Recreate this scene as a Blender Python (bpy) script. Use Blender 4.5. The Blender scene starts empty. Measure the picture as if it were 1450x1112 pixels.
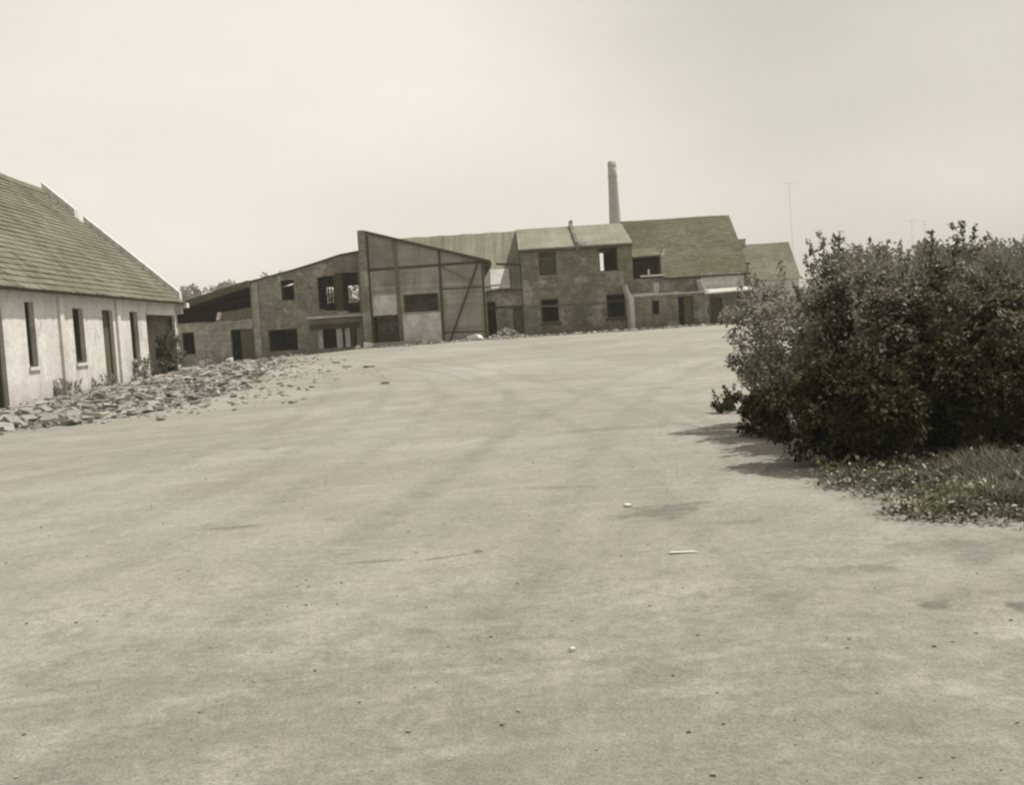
import bpy, math, random
import numpy as np
from mathutils import Vector, Matrix, noise as mnoise

R = math.radians
random.seed(7)
rng = np.random.default_rng(11)
sc = bpy.context.scene
COL = sc.collection

# ------------------------------------------------------------------ camera
cd = bpy.data.cameras.new('camera')
cam = bpy.data.objects.new('camera', cd)
COL.objects.link(cam)
cd.sensor_fit = 'HORIZONTAL'
cd.sensor_width = 36.0
cd.lens = 1600.0 / 1450.0 * 36.0
cd.clip_start = 0.1
cd.clip_end = 6000
PITCH = -math.atan(104.8 / 1600.0)
ROLL = R(3.6)
fw = Vector((0, math.cos(PITCH), math.sin(PITCH)))
rt = Vector((1, 0, 0))
up = rt.cross(fw)
ir = rt * math.cos(ROLL) - up * math.sin(ROLL)
iu = rt * math.sin(ROLL) + up * math.cos(ROLL)
cam.matrix_world = Matrix(((ir.x, iu.x, -fw.x, 0), (ir.y, iu.y, -fw.y, 0), (ir.z, iu.z, -fw.z, 1.6), (0, 0, 0, 1)))
sc.camera = cam

# ------------------------------------------------------------------ sky, sun, exposure
CLOUD_AT = (3.95, -0.77, 0.9)
SUN_EL, SUN_AZ = 60.0, 22.0           # azimuth measured from +X towards +Y
w = bpy.data.worlds.new('World')
sc.world = w
w.use_nodes = True
nt = w.node_tree
nt.nodes.clear()
N = nt.nodes.new
L = nt.links.new
sky = N('ShaderNodeTexSky')
sky.sky_type = 'NISHITA'
sky.sun_disc = False
sky.sun_elevation = R(SUN_EL)
sky.sun_rotation = R(90 - SUN_AZ)
sky.air_density = 1.0
sky.dust_density = 2.0
sky.ozone_density = 1.0
bw = N('ShaderNodeRGBToBW')
L(sky.outputs[0], bw.inputs[0])
tc = N('ShaderNodeTexCoord')
mp = N('ShaderNodeMapping')
mp.inputs['Scale'].default_value = (1.0, 1.0, 2.6)
L(tc.outputs['Generated'], mp.inputs[0])
cl = N('ShaderNodeTexNoise')
cl.inputs['Scale'].default_value = 3.1
cl.inputs['Detail'].default_value = 7
cl.inputs['Roughness'].default_value = 0.52
L(mp.outputs[0], cl.inputs['Vector'])
cr = N('ShaderNodeMapRange')
cr.inputs['From Min'].default_value = 0.35
cr.inputs['From Max'].default_value = 0.7
cr.inputs['To Min'].default_value = 0.98
cr.inputs['To Max'].default_value = 1.07
L(cl.outputs['Fac'], cr.inputs['Value'])
mu = N('ShaderNodeMath')
mu.operation = 'MULTIPLY'
L(cr.outputs[0], mu.inputs[1])
tn = N('ShaderNodeMixRGB')
tn.blend_type = 'MULTIPLY'
tn.inputs[0].default_value = 1.0
# high thin cloud, thicker in some directions than others, veils the clear sky
mv = N('ShaderNodeMapping')
mv.inputs['Location'].default_value = CLOUD_AT
L(tc.outputs['Generated'], mv.inputs[0])
vn = N('ShaderNodeTexNoise')
vn.inputs['Scale'].default_value = 1.3
vn.inputs['Detail'].default_value = 1.5
L(mv.outputs[0], vn.inputs['Vector'])
vr = N('ShaderNodeMapRange')
vr.inputs['From Min'].default_value = 0.30
vr.inputs['From Max'].default_value = 0.66
vr.inputs['To Min'].default_value = 0.12
vr.inputs['To Max'].default_value = 1.0
L(vn.outputs['Fac'], vr.inputs['Value'])
dk = N('ShaderNodeMath')
dk.operation = 'MULTIPLY'
dk.inputs[1].default_value = 0.5
L(bw.outputs[0], dk.inputs[0])
vl = N('ShaderNodeMixRGB')
vl.inputs[2].default_value = (3.35, 3.35, 3.35, 1)
L(vr.outputs[0], vl.inputs[0])
L(dk.outputs[0], vl.inputs[1])
L(vl.outputs[0], mu.inputs[0])
L(mu.outputs[0], tn.inputs[1])
tn.inputs[2].default_value = (1.0, 0.945, 0.845, 1)
bg = N('ShaderNodeBackground')
bg.inputs['Strength'].default_value = 0.15
L(tn.outputs[0], bg.inputs['Color'])
wo = N('ShaderNodeOutputWorld')
L(bg.outputs[0], wo.inputs['Surface'])

ld = bpy.data.lights.new('sun', 'SUN')
ld.energy = 2.5
ld.angle = R(0.6)
ld.color = (1.0, 0.955, 0.87)
sun = bpy.data.objects.new('sun', ld)
COL.objects.link(sun)
sdir = Vector((math.cos(R(SUN_EL)) * math.cos(R(SUN_AZ)), math.cos(R(SUN_EL)) * math.sin(R(SUN_AZ)), math.sin(R(SUN_EL))))
sun.rotation_euler = sdir.to_track_quat('Z', 'Y').to_euler()
sun.location = (30, 12, 60)

vs = sc.view_settings
sc.display_settings.display_device = 'sRGB'
vs.view_transform = 'Standard'
vs.look = 'None'
vs.exposure = 0.82
vs.gamma = 1.0
vs.use_curve_mapping = False
sc.cycles.filter_width = 2.2
sc.cycles.max_bounces = 6
sc.cycles.volume_bounces = 0


# ------------------------------------------------------------------ materials
def tint(v):
    """A warm monochrome reflectance, as in an old toned print."""
    g = np.interp(v, [0.01, 0.1, 0.3, 0.6], [0.93, 0.965, 0.955, 0.96])
    b = np.interp(v, [0.01, 0.05, 0.15, 0.3, 0.6], [0.22, 0.40, 0.67, 0.85, 0.93])
    return (float(v), float(v * g), float(v * b), 1)


class Mat:
    def __init__(self, name, rough=0.9, spec=0.25):
        self.m = bpy.data.materials.new(name)
        self.m.use_nodes = True
        self.t = self.m.node_tree
        self.t.nodes.clear()
        self.out = self.n('ShaderNodeOutputMaterial')
        self.p = self.n('ShaderNodeBsdfPrincipled')
        self.p.inputs['Roughness'].default_value = rough
        self.p.inputs['Specular IOR Level'].default_value = spec
        self.l(self.p.outputs[0], self.out.inputs[0])
        self.co = self.n('ShaderNodeTexCoord').outputs['Object']
        self.h = None

    def n(self, t):
        return self.t.nodes.new(t)

    def l(self, a, b):
        self.t.links.new(a, b)

    def mapped(self, scale=(1, 1, 1), loc=(0, 0, 0), rot=(0, 0, 0), src=None):
        m = self.n('ShaderNodeMapping')
        m.inputs['Scale'].default_value = scale
        m.inputs['Location'].default_value = loc
        m.inputs['Rotation'].default_value = rot
        self.l(src or self.co, m.inputs[0])
        return m.outputs[0]

    def noise(self, scale, detail=4, rough=0.55, vec=None, dist=0.0):
        x = self.n('ShaderNodeTexNoise')
        x.inputs['Scale'].default_value = scale
        x.inputs['Detail'].default_value = detail
        x.inputs['Roughness'].default_value = rough
        x.inputs['Distortion'].default_value = dist
        self.l(vec or self.co, x.inputs['Vector'])
        return x.outputs['Fac']

    def rng(self, v, a, b, c, d, smooth=False):
        x = self.n('ShaderNodeMapRange')
        if smooth:
            x.interpolation_type = 'SMOOTHSTEP'
        for k, q in zip(('From Min', 'From Max', 'To Min', 'To Max'), (a, b, c, d)):
            x.inputs[k].default_value = q
        self.l(v, x.inputs['Value'])
        return x.outputs[0]

    def math(self, op, a, b=None, clamp=False):
        x = self.n('ShaderNodeMath')
        x.operation = op
        x.use_clamp = clamp
        for i, q in enumerate((a, b)):
            if q is None:
                continue
            if isinstance(q, (int, float)):
                x.inputs[i].default_value = q
            else:
                self.l(q, x.inputs[i])
        return x.outputs[0]

    def mix(self, f, a, b, mode='MIX'):
        x = self.n('ShaderNodeMixRGB')
        x.blend_type = mode
        for i, q in enumerate((f, a, b)):
            if isinstance(q, (int, float)):
                x.inputs[i].default_value = q if i == 0 else (q, q, q, 1)
            elif isinstance(q, tuple):
                x.inputs[i].default_value = q
            else:
                self.l(q, x.inputs[i])
        return x.outputs[0]

    def base(self, c):
        self.l(c, self.p.inputs['Base Color']) if not isinstance(c, tuple) else setattr(self.p.inputs['Base Color'], 'default_value', c)

    def bump(self, h, strength=0.4, dist=0.03):
        b = self.n('ShaderNodeBump')
        b.inputs['Strength'].default_value = strength
        b.inputs['Distance'].default_value = dist
        self.l(h, b.inputs['Height'])
        self.l(b.outputs[0], self.p.inputs['Normal'])


def swap_xz(M):
    """(x + y, z, 0): brick and board patterns that run along an upright wall."""
    s = M.n('ShaderNodeSeparateXYZ')
    M.l(M.co, s.inputs[0])
    c = M.n('ShaderNodeCombineXYZ')
    M.l(M.math('ADD', s.outputs[0], s.outputs[1]), c.inputs[0])
    M.l(s.outputs[2], c.inputs[1])
    return c.outputs[0], s


def masonry(name, v, v2=None, brick=0.35, peel=0.0, vpeel=0.4, streak=0.25, damp=0.0, bw_=0.26, bh=0.078, pt=0.54, ps=0.7, rugged=0.32):
    M = Mat(name)
    v2 = v2 or v * 0.72
    vec, s = swap_xz(M)
    big = M.noise(0.55, 6, 0.62)
    fine = M.noise(9, 5, 0.65)
    c = M.mix(M.rng(big, 0.36, 0.66, 0, 1), tint(v), tint(v2))
    if brick:
        b = M.n('ShaderNodeTexBrick')
        b.inputs['Scale'].default_value = 1
        b.inputs['Brick Width'].default_value = bw_
        b.inputs['Row Height'].default_value = bh
        b.inputs['Mortar Size'].default_value = 0.011
        b.inputs['Mortar Smooth'].default_value = 0.4
        b.inputs['Color1'].default_value = (1, 1, 1, 1)
        b.inputs['Color2'].default_value = (0.68, 0.68, 0.66, 1)
        b.inputs['Mortar'].default_value = (0.55, 0.55, 0.53, 1)
        M.l(vec, b.inputs['Vector'])
        c = M.mix(brick, c, b.outputs['Color'], 'MULTIPLY')
    if peel:
        pm = M.noise(ps, 7, 0.6, dist=0.5)
        c = M.mix(M.rng(pm, pt, pt + 0.06, 0, peel), c, tint(vpeel))
    if streak:
        sv = M.mapped((1.6, 1.6, 0.12))
        st = M.noise(1.8, 5, 0.6, sv)
        c = M.mix(M.rng(st, 0.48, 0.72, 0, streak), c, tint(v * 0.35))
    if damp:
        wob = M.math('ADD', s.outputs[2], M.rng(M.noise(0.9, 4), 0.3, 0.7, -0.35, 0.35))
        c = M.mix(M.rng(wob, 0.1, 0.75, damp, 0), c, tint(v * 0.4))
    med = M.noise(2.4, 7, 0.7, dist=0.6)
    c = M.mix(1.0, c, M.rng(med, 0.3, 0.7, 1 - rugged, 1 + rugged), 'MULTIPLY')
    crs = M.noise(1.0, 5, 0.65, M.mapped((1.2, 1.2, 5.0)))
    c = M.mix(1.0, c, M.rng(crs, 0.3, 0.7, 1 - rugged * 0.6, 1 + rugged * 0.6), 'MULTIPLY')
    c = M.mix(1.0, c, M.rng(fine, 0.3, 0.7, 1 - 0.75 * rugged, 1 + 0.62 * rugged), 'MULTIPLY')
    M.base(c)
    M.bump(M.math('ADD', fine, M.math('MULTIPLY', big, 0.6)), min(0.5, rugged * 1.6), 0.03)
    return M.m


def timber(name, v):
    M = Mat(name, 0.85)
    g = M.noise(3, 5, 0.6, M.mapped((6, 6, 0.7)))
    f = M.noise(14, 3)
    c = M.mix(M.rng(g, 0.3, 0.7, 0, 1), tint(v * 1.15), tint(v * 0.6))
    M.base(M.mix(1.0, c, M.rng(f, 0.3, 0.7, 0.85, 1.1), 'MULTIPLY'))
    M.bump(g, 0.3, 0.02)
    return M.m


def boards(name, v, pitch=0.19, streak=0.3):
    """Weathered horizontal cladding."""
    M = Mat(name, 0.88)
    vec, s = swap_xz(M)
    row = M.math('FRACT', M.math('DIVIDE', s.outputs[2], pitch))
    groove = M.rng(row, 0.0, 0.14, 0.62, 1.0)
    idx = M.math('FLOOR', M.math('DIVIDE', s.outputs[2], pitch))
    wn = M.n('ShaderNodeTexWhiteNoise')
    wn.noise_dimensions = '1D'
    M.l(idx, wn.inputs['W'])
    tone = M.rng(wn.outputs['Value'], 0, 1, 0.84, 1.1)
    big = M.noise(0.6, 6, 0.62, dist=0.4)
    c = M.mix(M.rng(big, 0.36, 0.66, 0, 1), tint(v * 1.25), tint(v * 0.72))
    st = M.noise(1.9, 5, 0.6, M.mapped((1.5, 1.5, 0.16)))
    c = M.mix(M.rng(st, 0.5, 0.74, 0, streak), c, tint(v * 0.4))
    c = M.mix(1.0, c, M.math('MULTIPLY', groove, tone), 'MULTIPLY')
    c = M.mix(1.0, c, M.rng(M.noise(11, 5, 0.6), 0.3, 0.7, 0.84, 1.12), 'MULTIPLY')
    M.base(c)
    M.bump(M.math('ADD', groove, M.math('MULTIPLY', big, 0.4)), 0.4, 0.03)
    return M.m


def roofing(name, v, tile=None, streak=0.0, blot=0.5, seam=0.0, rough=0.85):
    M = Mat(name, rough)
    big = M.noise(0.45, 7, 0.62, dist=0.3)
    fine = M.noise(7, 5, 0.65)
    c = M.mix(M.rng(big, 0.34, 0.68, 0, 1), tint(v * 1.18), tint(v * (1 - blot * 0.55)))
    if tile:
        rp = M.n('ShaderNodeNewGeometry').outputs['Random Per Island']
        wn = M.n('ShaderNodeTexVoronoi')
        wn.inputs['Scale'].default_value = 1.0
        M.l(M.mapped(tile), wn.inputs['Vector'])
        sp = M.n('ShaderNodeSeparateColor')
        M.l(wn.outputs['Color'], sp.inputs[0])
        c = M.mix(1.0, c, M.rng(sp.outputs[0], 0, 1, 0.84, 1.12), 'MULTIPLY')
        c = M.mix(1.0, c, M.rng(rp, 0, 1, 0.93, 1.05), 'MULTIPLY')
        lich = M.noise(2.2, 6, 0.7)
        c = M.mix(M.rng(lich, 0.58, 0.7, 0, 0.45), c, tint(min(0.5, v * 2.2)))
    if streak:
        st = M.noise(1.4, 6, 0.62, M.mapped((2.4, 0.14, 0.14)))
        c = M.mix(M.rng(st, 0.42, 0.66, 0, streak), c, tint(v * 0.45))
    if seam:
        s = M.n('ShaderNodeSeparateXYZ')
        M.l(M.co, s.inputs[0])
        fr = M.math('FRACT', M.math('DIVIDE', s.outputs[0], seam))
        c = M.mix(M.rng(fr, 0.0, 0.06, 0.45, 0.0), c, tint(v * 0.35))
        wn = M.n('ShaderNodeTexWhiteNoise')
        wn.noise_dimensions = '1D'
        M.l(M.math('FLOOR', M.math('DIVIDE', s.outputs[0], seam)), wn.inputs['W'])
        c = M.mix(1.0, c, M.rng(wn.outputs['Value'], 0, 1, 0.86, 1.08), 'MULTIPLY')
    c = M.mix(1.0, c, M.rng(fine, 0.3, 0.7, 0.84, 1.14), 'MULTIPLY')
    M.base(c)
    M.bump(M.math('ADD', fine, big), 0.4, 0.03)
    return M.m


def leafy(name, v, lo=0.6, hi=1.5, trans=0.3, rough=0.42, spec=0.5):
    M = Mat(name, rough, spec)
    rp = M.n('ShaderNodeNewGeometry').outputs['Random Per Island']
    big = M.noise(1.3, 3)
    f = M.math('MULTIPLY', M.rng(rp, 0, 1, lo, hi), M.rng(big, 0.3, 0.7, 0.8, 1.25))
    c = M.mix(1.0, tint(v), f, 'MULTIPLY')
    M.base(c)
    tr = M.n('ShaderNodeBsdfTranslucent')
    M.l(c, tr.inputs['Color'])
    mx = M.n('ShaderNodeMixShader')
    mx.inputs[0].default_value = trans
    M.l(M.p.outputs[0], mx.inputs[1])
    M.l(tr.outputs[0], mx.inputs[2])
    M.l(mx.outputs[0], M.out.inputs[0])
    return M.m


def plain(name, v, var=0.25, scale=6, rough=0.9):
    M = Mat(name, rough)
    f = M.noise(scale, 6, 0.62)
    g = M.noise(scale * 5, 3)
    c = M.mix(1.0, tint(v), M.rng(f, 0.3, 0.7, 1 - var, 1 + var), 'MULTIPLY')
    M.base(M.mix(1.0, c, M.rng(g, 0.3, 0.7, 0.9, 1.08), 'MULTIPLY'))
    M.bump(f, 0.35, 0.02)
    return M.m


def island(name, v, lo=0.55, hi=1.35, rough=0.92):
    """Loose pieces: each keeps its own tone."""
    M = Mat(name, rough)
    rp = M.n('ShaderNodeNewGeometry').outputs['Random Per Island']
    oi = M.n('ShaderNodeObjectInfo').outputs['Random']
    t = M.math('FRACT', M.math('ADD', rp, oi))
    f = M.noise(9, 5, 0.6)
    c = M.mix(1.0, tint(v), M.rng(t, 0, 1, lo, hi), 'MULTIPLY')
    M.base(M.mix(1.0, c, M.rng(f, 0.3, 0.7, 0.75, 1.15), 'MULTIPLY'))
    M.bump(f, 0.4, 0.02)
    return M.m


def ground_material():
    M = Mat('dusty_ground', 0.95, 0.12)
    pos = M.co
    big = M.noise(0.16, 6, 0.6, dist=0.5)
    mid = M.noise(0.9, 7, 0.65, dist=0.3)
    fine = M.noise(14, 6, 0.7)
    grit = M.noise(70, 3, 0.7)
    c = M.mix(M.rng(big, 0.34, 0.68, 0, 1), tint(0.335), tint(0.245))
    c = M.mix(1.0, c, M.rng(mid, 0.28, 0.72, 0.84, 1.15), 'MULTIPLY')
    s = M.n('ShaderNodeSeparateXYZ')
    M.l(pos, s.inputs[0])

    def arc(cx, cy, r, wd, strength, light=False):
        nonlocal c
        dx = M.math('SUBTRACT', s.outputs[0], cx)
        dy = M.math('SUBTRACT', s.outputs[1], cy)
        rr = M.math('SQRT', M.math('ADD', M.math('MULTIPLY', dx, dx), M.math('MULTIPLY', dy, dy)))
        rr = M.math('ADD', rr, M.rng(M.noise(0.35, 3), 0.3, 0.7, -0.12, 0.12))
        d = M.math('ABSOLUTE', M.math('SUBTRACT', rr, r))
        m = M.rng(d, wd * 0.25, wd, 1, 0, True)
        m = M.math('MULTIPLY', m, M.rng(M.noise(0.9, 6, 0.75), 0.38, 0.66, 0, strength * 0.8))
        c = M.mix(m, c, tint(0.42) if light else (0.15, 0.142, 0.12, 1))

    # worn wheel tracks swinging across the yard: each pair of wheels a circle through three points
    def circle(p, q, t):
        ax, ay, bx, by, cx, cy = *p, *q, *t
        d = 2 * (ax * (by - cy) + bx * (cy - ay) + cx * (ay - by))
        ux = ((ax * ax + ay * ay) * (by - cy) + (bx * bx + by * by) * (cy - ay) + (cx * cx + cy * cy) * (ay - by)) / d
        uy = ((ax * ax + ay * ay) * (cx - bx) + (bx * bx + by * by) * (ax - cx) + (cx * cx + cy * cy) * (bx - ax)) / d
        return ux, uy, math.hypot(ax - ux, ay - uy)

    for p, q, t, wd, k in (((-0.9, 5), (0.25, 13.4), (4.5, 30), 0.26, 0.5), ((-4.5, 8), (-3.5, 17), (-6, 40), 0.28, 0.45), ((2.0, 8), (1.6, 15), (-3, 40), 0.24, 0.5),
                           ((-7, 14), (-2, 19), (6, 23), 0.3, 0.4), ((-2.6, 6), (-1.4, 12), (-2.5, 35), 0.24, 0.4), ((0.5, 6), (3.0, 12), (3.2, 19), 0.2, 0.4)):
        ux, uy, rr = circle(p, q, t)
        arc(ux, uy, rr - 0.72, wd, k)
        arc(ux, uy, rr + 0.72, wd, k)
    for a in ((3, -40, 45.1, 0.06, 0.6, True), (2, -46, 51.2, 0.05, 0.6, True), (6, -30, 34.7, 0.1, 0.65, True)):
        arc(*a)

    def stain_or_shade(cx, cy, rx, ry, ang, strength, v=0.1):
        nonlocal c
        vec = M.mapped((1 / rx, 1 / ry, 0), (0, 0, 0), (0, 0, 0))
        m0 = M.n('ShaderNodeMapping')
        m0.vector_type = 'TEXTURE'
        m0.inputs['Location'].default_value = (cx, cy, 0)
        m0.inputs['Rotation'].default_value = (0, 0, ang)
        m0.inputs['Scale'].default_value = (rx, ry, 1000)
        M.l(pos, m0.inputs[0])
        ln = M.n('ShaderNodeVectorMath')
        ln.operation = 'LENGTH'
        M.l(m0.outputs[0], ln.inputs[0])
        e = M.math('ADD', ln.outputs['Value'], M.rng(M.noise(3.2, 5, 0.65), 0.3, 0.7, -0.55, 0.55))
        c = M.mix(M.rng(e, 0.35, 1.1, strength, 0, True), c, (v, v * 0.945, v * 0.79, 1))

    for q in ((-2.36, 9.32, 0.26, 0.12, 0.1, 0.6), (-1.0, 7.62, 0.3, 0.05, 0.0, 0.45), (-0.55, 7.6, 0.33, 0.06, 0.25, 0.5), (-0.3, 7.72, 0.05, 0.09, 0.2, 0.75),
              (1.15, 8.85, 0.5, 0.42, 0.2, 0.5), (1.5, 8.2, 0.25, 0.14, 0.0, 0.3), (1.35, 9.2, 0.35, 0.08, 0.1, 0.45), (2.0, 6.6, 0.3, 0.12, 0.1, 0.38),
              (2.08, 5.7, 0.12, 0.1, 0.0, 0.7), (2.47, 5.6, 0.08, 0.1, 0.0, 0.75), (-0.53, 5.8, 0.16, 0.06, -0.3, 0.3), (-3.4, 15.5, 0.2, 0.2, 0.0, 0.6),
              (0.35, 10.4, 0.5, 0.09, -0.3, 0.35), (2.9, 6.9, 0.9, 0.4, 0.0, 0.35), (-4.9, 16.5, 0.9, 0.2, 0.1, 0.25), (1.3, 15.3, 1.6, 0.25, 0.0, 0.3)):
        stain_or_shade(*q)
    # lens falloff painted as a darker ground colour across the nearest yard
    stain_or_shade(0.3, 2.2, 9.0, 4.6, 0.0, 0.5, 0.18)
    # ground colour darkened under the shrubs and grass
    stain_or_shade(4.9, 11.0, 2.4, 3.6, 0.0, 0.75, 0.08)
    sv = M.noise(2.0, 6, 0.62, M.mapped((0.35, 2.4, 1)))
    c = M.mix(M.rng(sv, 0.5, 0.72, 0, 0.16), c, tint(0.16))
    clod = M.noise(3.6, 9, 0.72, dist=0.8)
    c = M.mix(M.rng(clod, 0.53, 0.68, 0, 0.34), c, (0.13, 0.123, 0.103, 1))
    dust = M.noise(2.1, 8, 0.7, M.mapped((0.7, 1.5, 1), (3, 8, 0)), 0.6)
    c = M.mix(M.rng(dust, 0.55, 0.72, 0, 0.4), c, tint(0.40))
    c = M.mix(1.0, c, M.rng(fine, 0.26, 0.74, 0.8, 1.17), 'MULTIPLY')
    c = M.mix(1.0, c, M.rng(grit, 0.25, 0.75, 0.68, 1.3), 'MULTIPLY')
    sp = M.noise(34, 2, 0.5)
    c = M.mix(M.rng(sp, 0.70, 0.76, 0, 0.55), c, tint(0.1))
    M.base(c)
    M.bump(M.math('ADD', M.math('MULTIPLY', fine, 0.8), M.math('ADD', M.math('MULTIPLY', grit, 0.5), mid)), 0.55, 0.035)
    return M.m


MT = dict(
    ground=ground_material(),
    barn_wall=masonry('whitewashed_brick', 0.74, 0.62, 0.38, 0.6, 0.44, 0.18, 0.55, pt=0.57, ps=0.8, rugged=0.1),
    barn_roof=roofing('old_wood_shingle', 0.165, (3.5, 3.0, 3.0), 0, 0.45),
    coping=plain('pale_coping', 0.58, 0.2, 3),
    ruin=masonry('grey_ruin_brick', 0.27, 0.18, 0.4, 0.6, 0.40, 0.35, 0.35),
    ruin_low=masonry('pale_ruin_render', 0.36, 0.25, 0.25, 0.5, 0.42, 0.3, 0.45),
    shed=boards('shed_cladding', 0.28),
    house=masonry('house_render', 0.22, 0.145, 0.25, 0.65, 0.34, 0.4, 0.4, pt=0.54, ps=0.9),
    annex=masonry('annex_render', 0.23, 0.13, 0.25, 0.6, 0.38, 0.6, 0.5),
    hall_wall=masonry('hall_render', 0.25, 0.16, 0.25, 0.6, 0.36, 0.35, 0.35),
    hall_roof=roofing('pale_board_roof', 0.21, None, 0.45, 0.4, 0.62),
    house_roof=roofing('felt_roof', 0.22, None, 0.3, 0.45),
    tile_roof=roofing('dark_tile_roof', 0.12, (4.0, 4.0, 4.0), 0, 0.5),
    far_roof=roofing('far_tile_roof', 0.17, (3.0, 3.0, 3.0), 0, 0.4),
    ruin_roof=roofing('ruin_roof_deck', 0.09, None, 0.2, 0.5),
    inner=plain('dark_interior', 0.05, 0.3, 1.5),  # near-black tone that keeps the openings dark
    wood=timber('dark_timber', 0.075),
    wood_mid=timber('weathered_timber', 0.15),
    door=timber('old_door_wood', 0.11),
    panel=plain('pale_panel', 0.5, 0.3, 1.6),
    panel_white=plain('white_panel', 0.52, 0.16, 2.2),
    concrete=plain('grey_concrete', 0.27, 0.25, 2.5),
    concrete_pale=plain('pale_concrete', 0.46, 0.2, 2.5),
    chimney=masonry('chimney_brick', 0.40, 0.35, 0.2, 0, 0.3, 0.1, 0, rugged=0.08),
    metal=plain('dull_metal', 0.12, 0.2, 4, 0.6),
    rubble=island('rubble_pieces', 0.30, 0.55, 1.25),
    slab=island('broken_slabs', 0.24, 0.4, 1.5),
    stone=island('white_stone', 0.6, 0.85, 1.15),
    pebble=island('pebbles', 0.29, 0.55, 1.3),
    leaf_dark=leafy('dark_shrub_leaves', 0.13, 0.5, 1.7, 0.3, 0.55, 0.25),
    leaf_mid=leafy('mid_shrub_leaves', 0.2, 0.5, 1.6, 0.35, 0.55, 0.25),
    leaf_pale=leafy('pale_shrub_leaves', 0.25, 0.5, 1.7, 0.38, 0.55, 0.3),
    leaf_weed=leafy('weed_leaves', 0.125, 0.6, 1.5, 0.35),
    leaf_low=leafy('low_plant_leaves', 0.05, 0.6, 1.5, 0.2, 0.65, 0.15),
    leaf_far=leafy('far_tree_leaves', 0.26, 0.7, 1.3, 0.3, 0.7, 0.2),  # leaf colour paled to stand in for distance haze
    blade=leafy('grass_blades', 0.125, 0.5, 1.6, 0.35, 0.6, 0.3),
    bark=timber('shrub_bark', 0.06),
)


# ------------------------------------------------------------------ building blocks
def tag(o, label=None, cat=None, group=None, kind=None):
    for k, v in (('label', label), ('category', cat), ('group', group), ('kind', kind)):
        if v:
            o[k] = v
    return o


def empty(name, loc, label, cat, group=None, rz=0.0):
    o = bpy.data.objects.new(name, None)
    o.location = loc
    o.rotation_euler = (0, 0, rz)
    o.empty_display_size = 0.3
    COL.objects.link(o)
    o['_o'] = [0.0, 0.0, 0.0] if rz else [float(x) for x in loc]
    return tag(o, label, cat, group)


def mesh_obj(name, v, f, mat, parent=None, smooth=False, origin=(0, 0, 0)):
    me = bpy.data.meshes.new(name)
    me.from_pydata([tuple(p) for p in v], [], f)
    me.materials.append(mat)
    if smooth:
        me.polygons.foreach_set('use_smooth', [True] * len(me.polygons))
    me.update()
    o = bpy.data.objects.new(name, me)
    COL.objects.link(o)
    if parent is not None:
        o.parent = parent
    return o


def root_of(o):
    while o.parent is not None:
        o = o.parent
    return o


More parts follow.
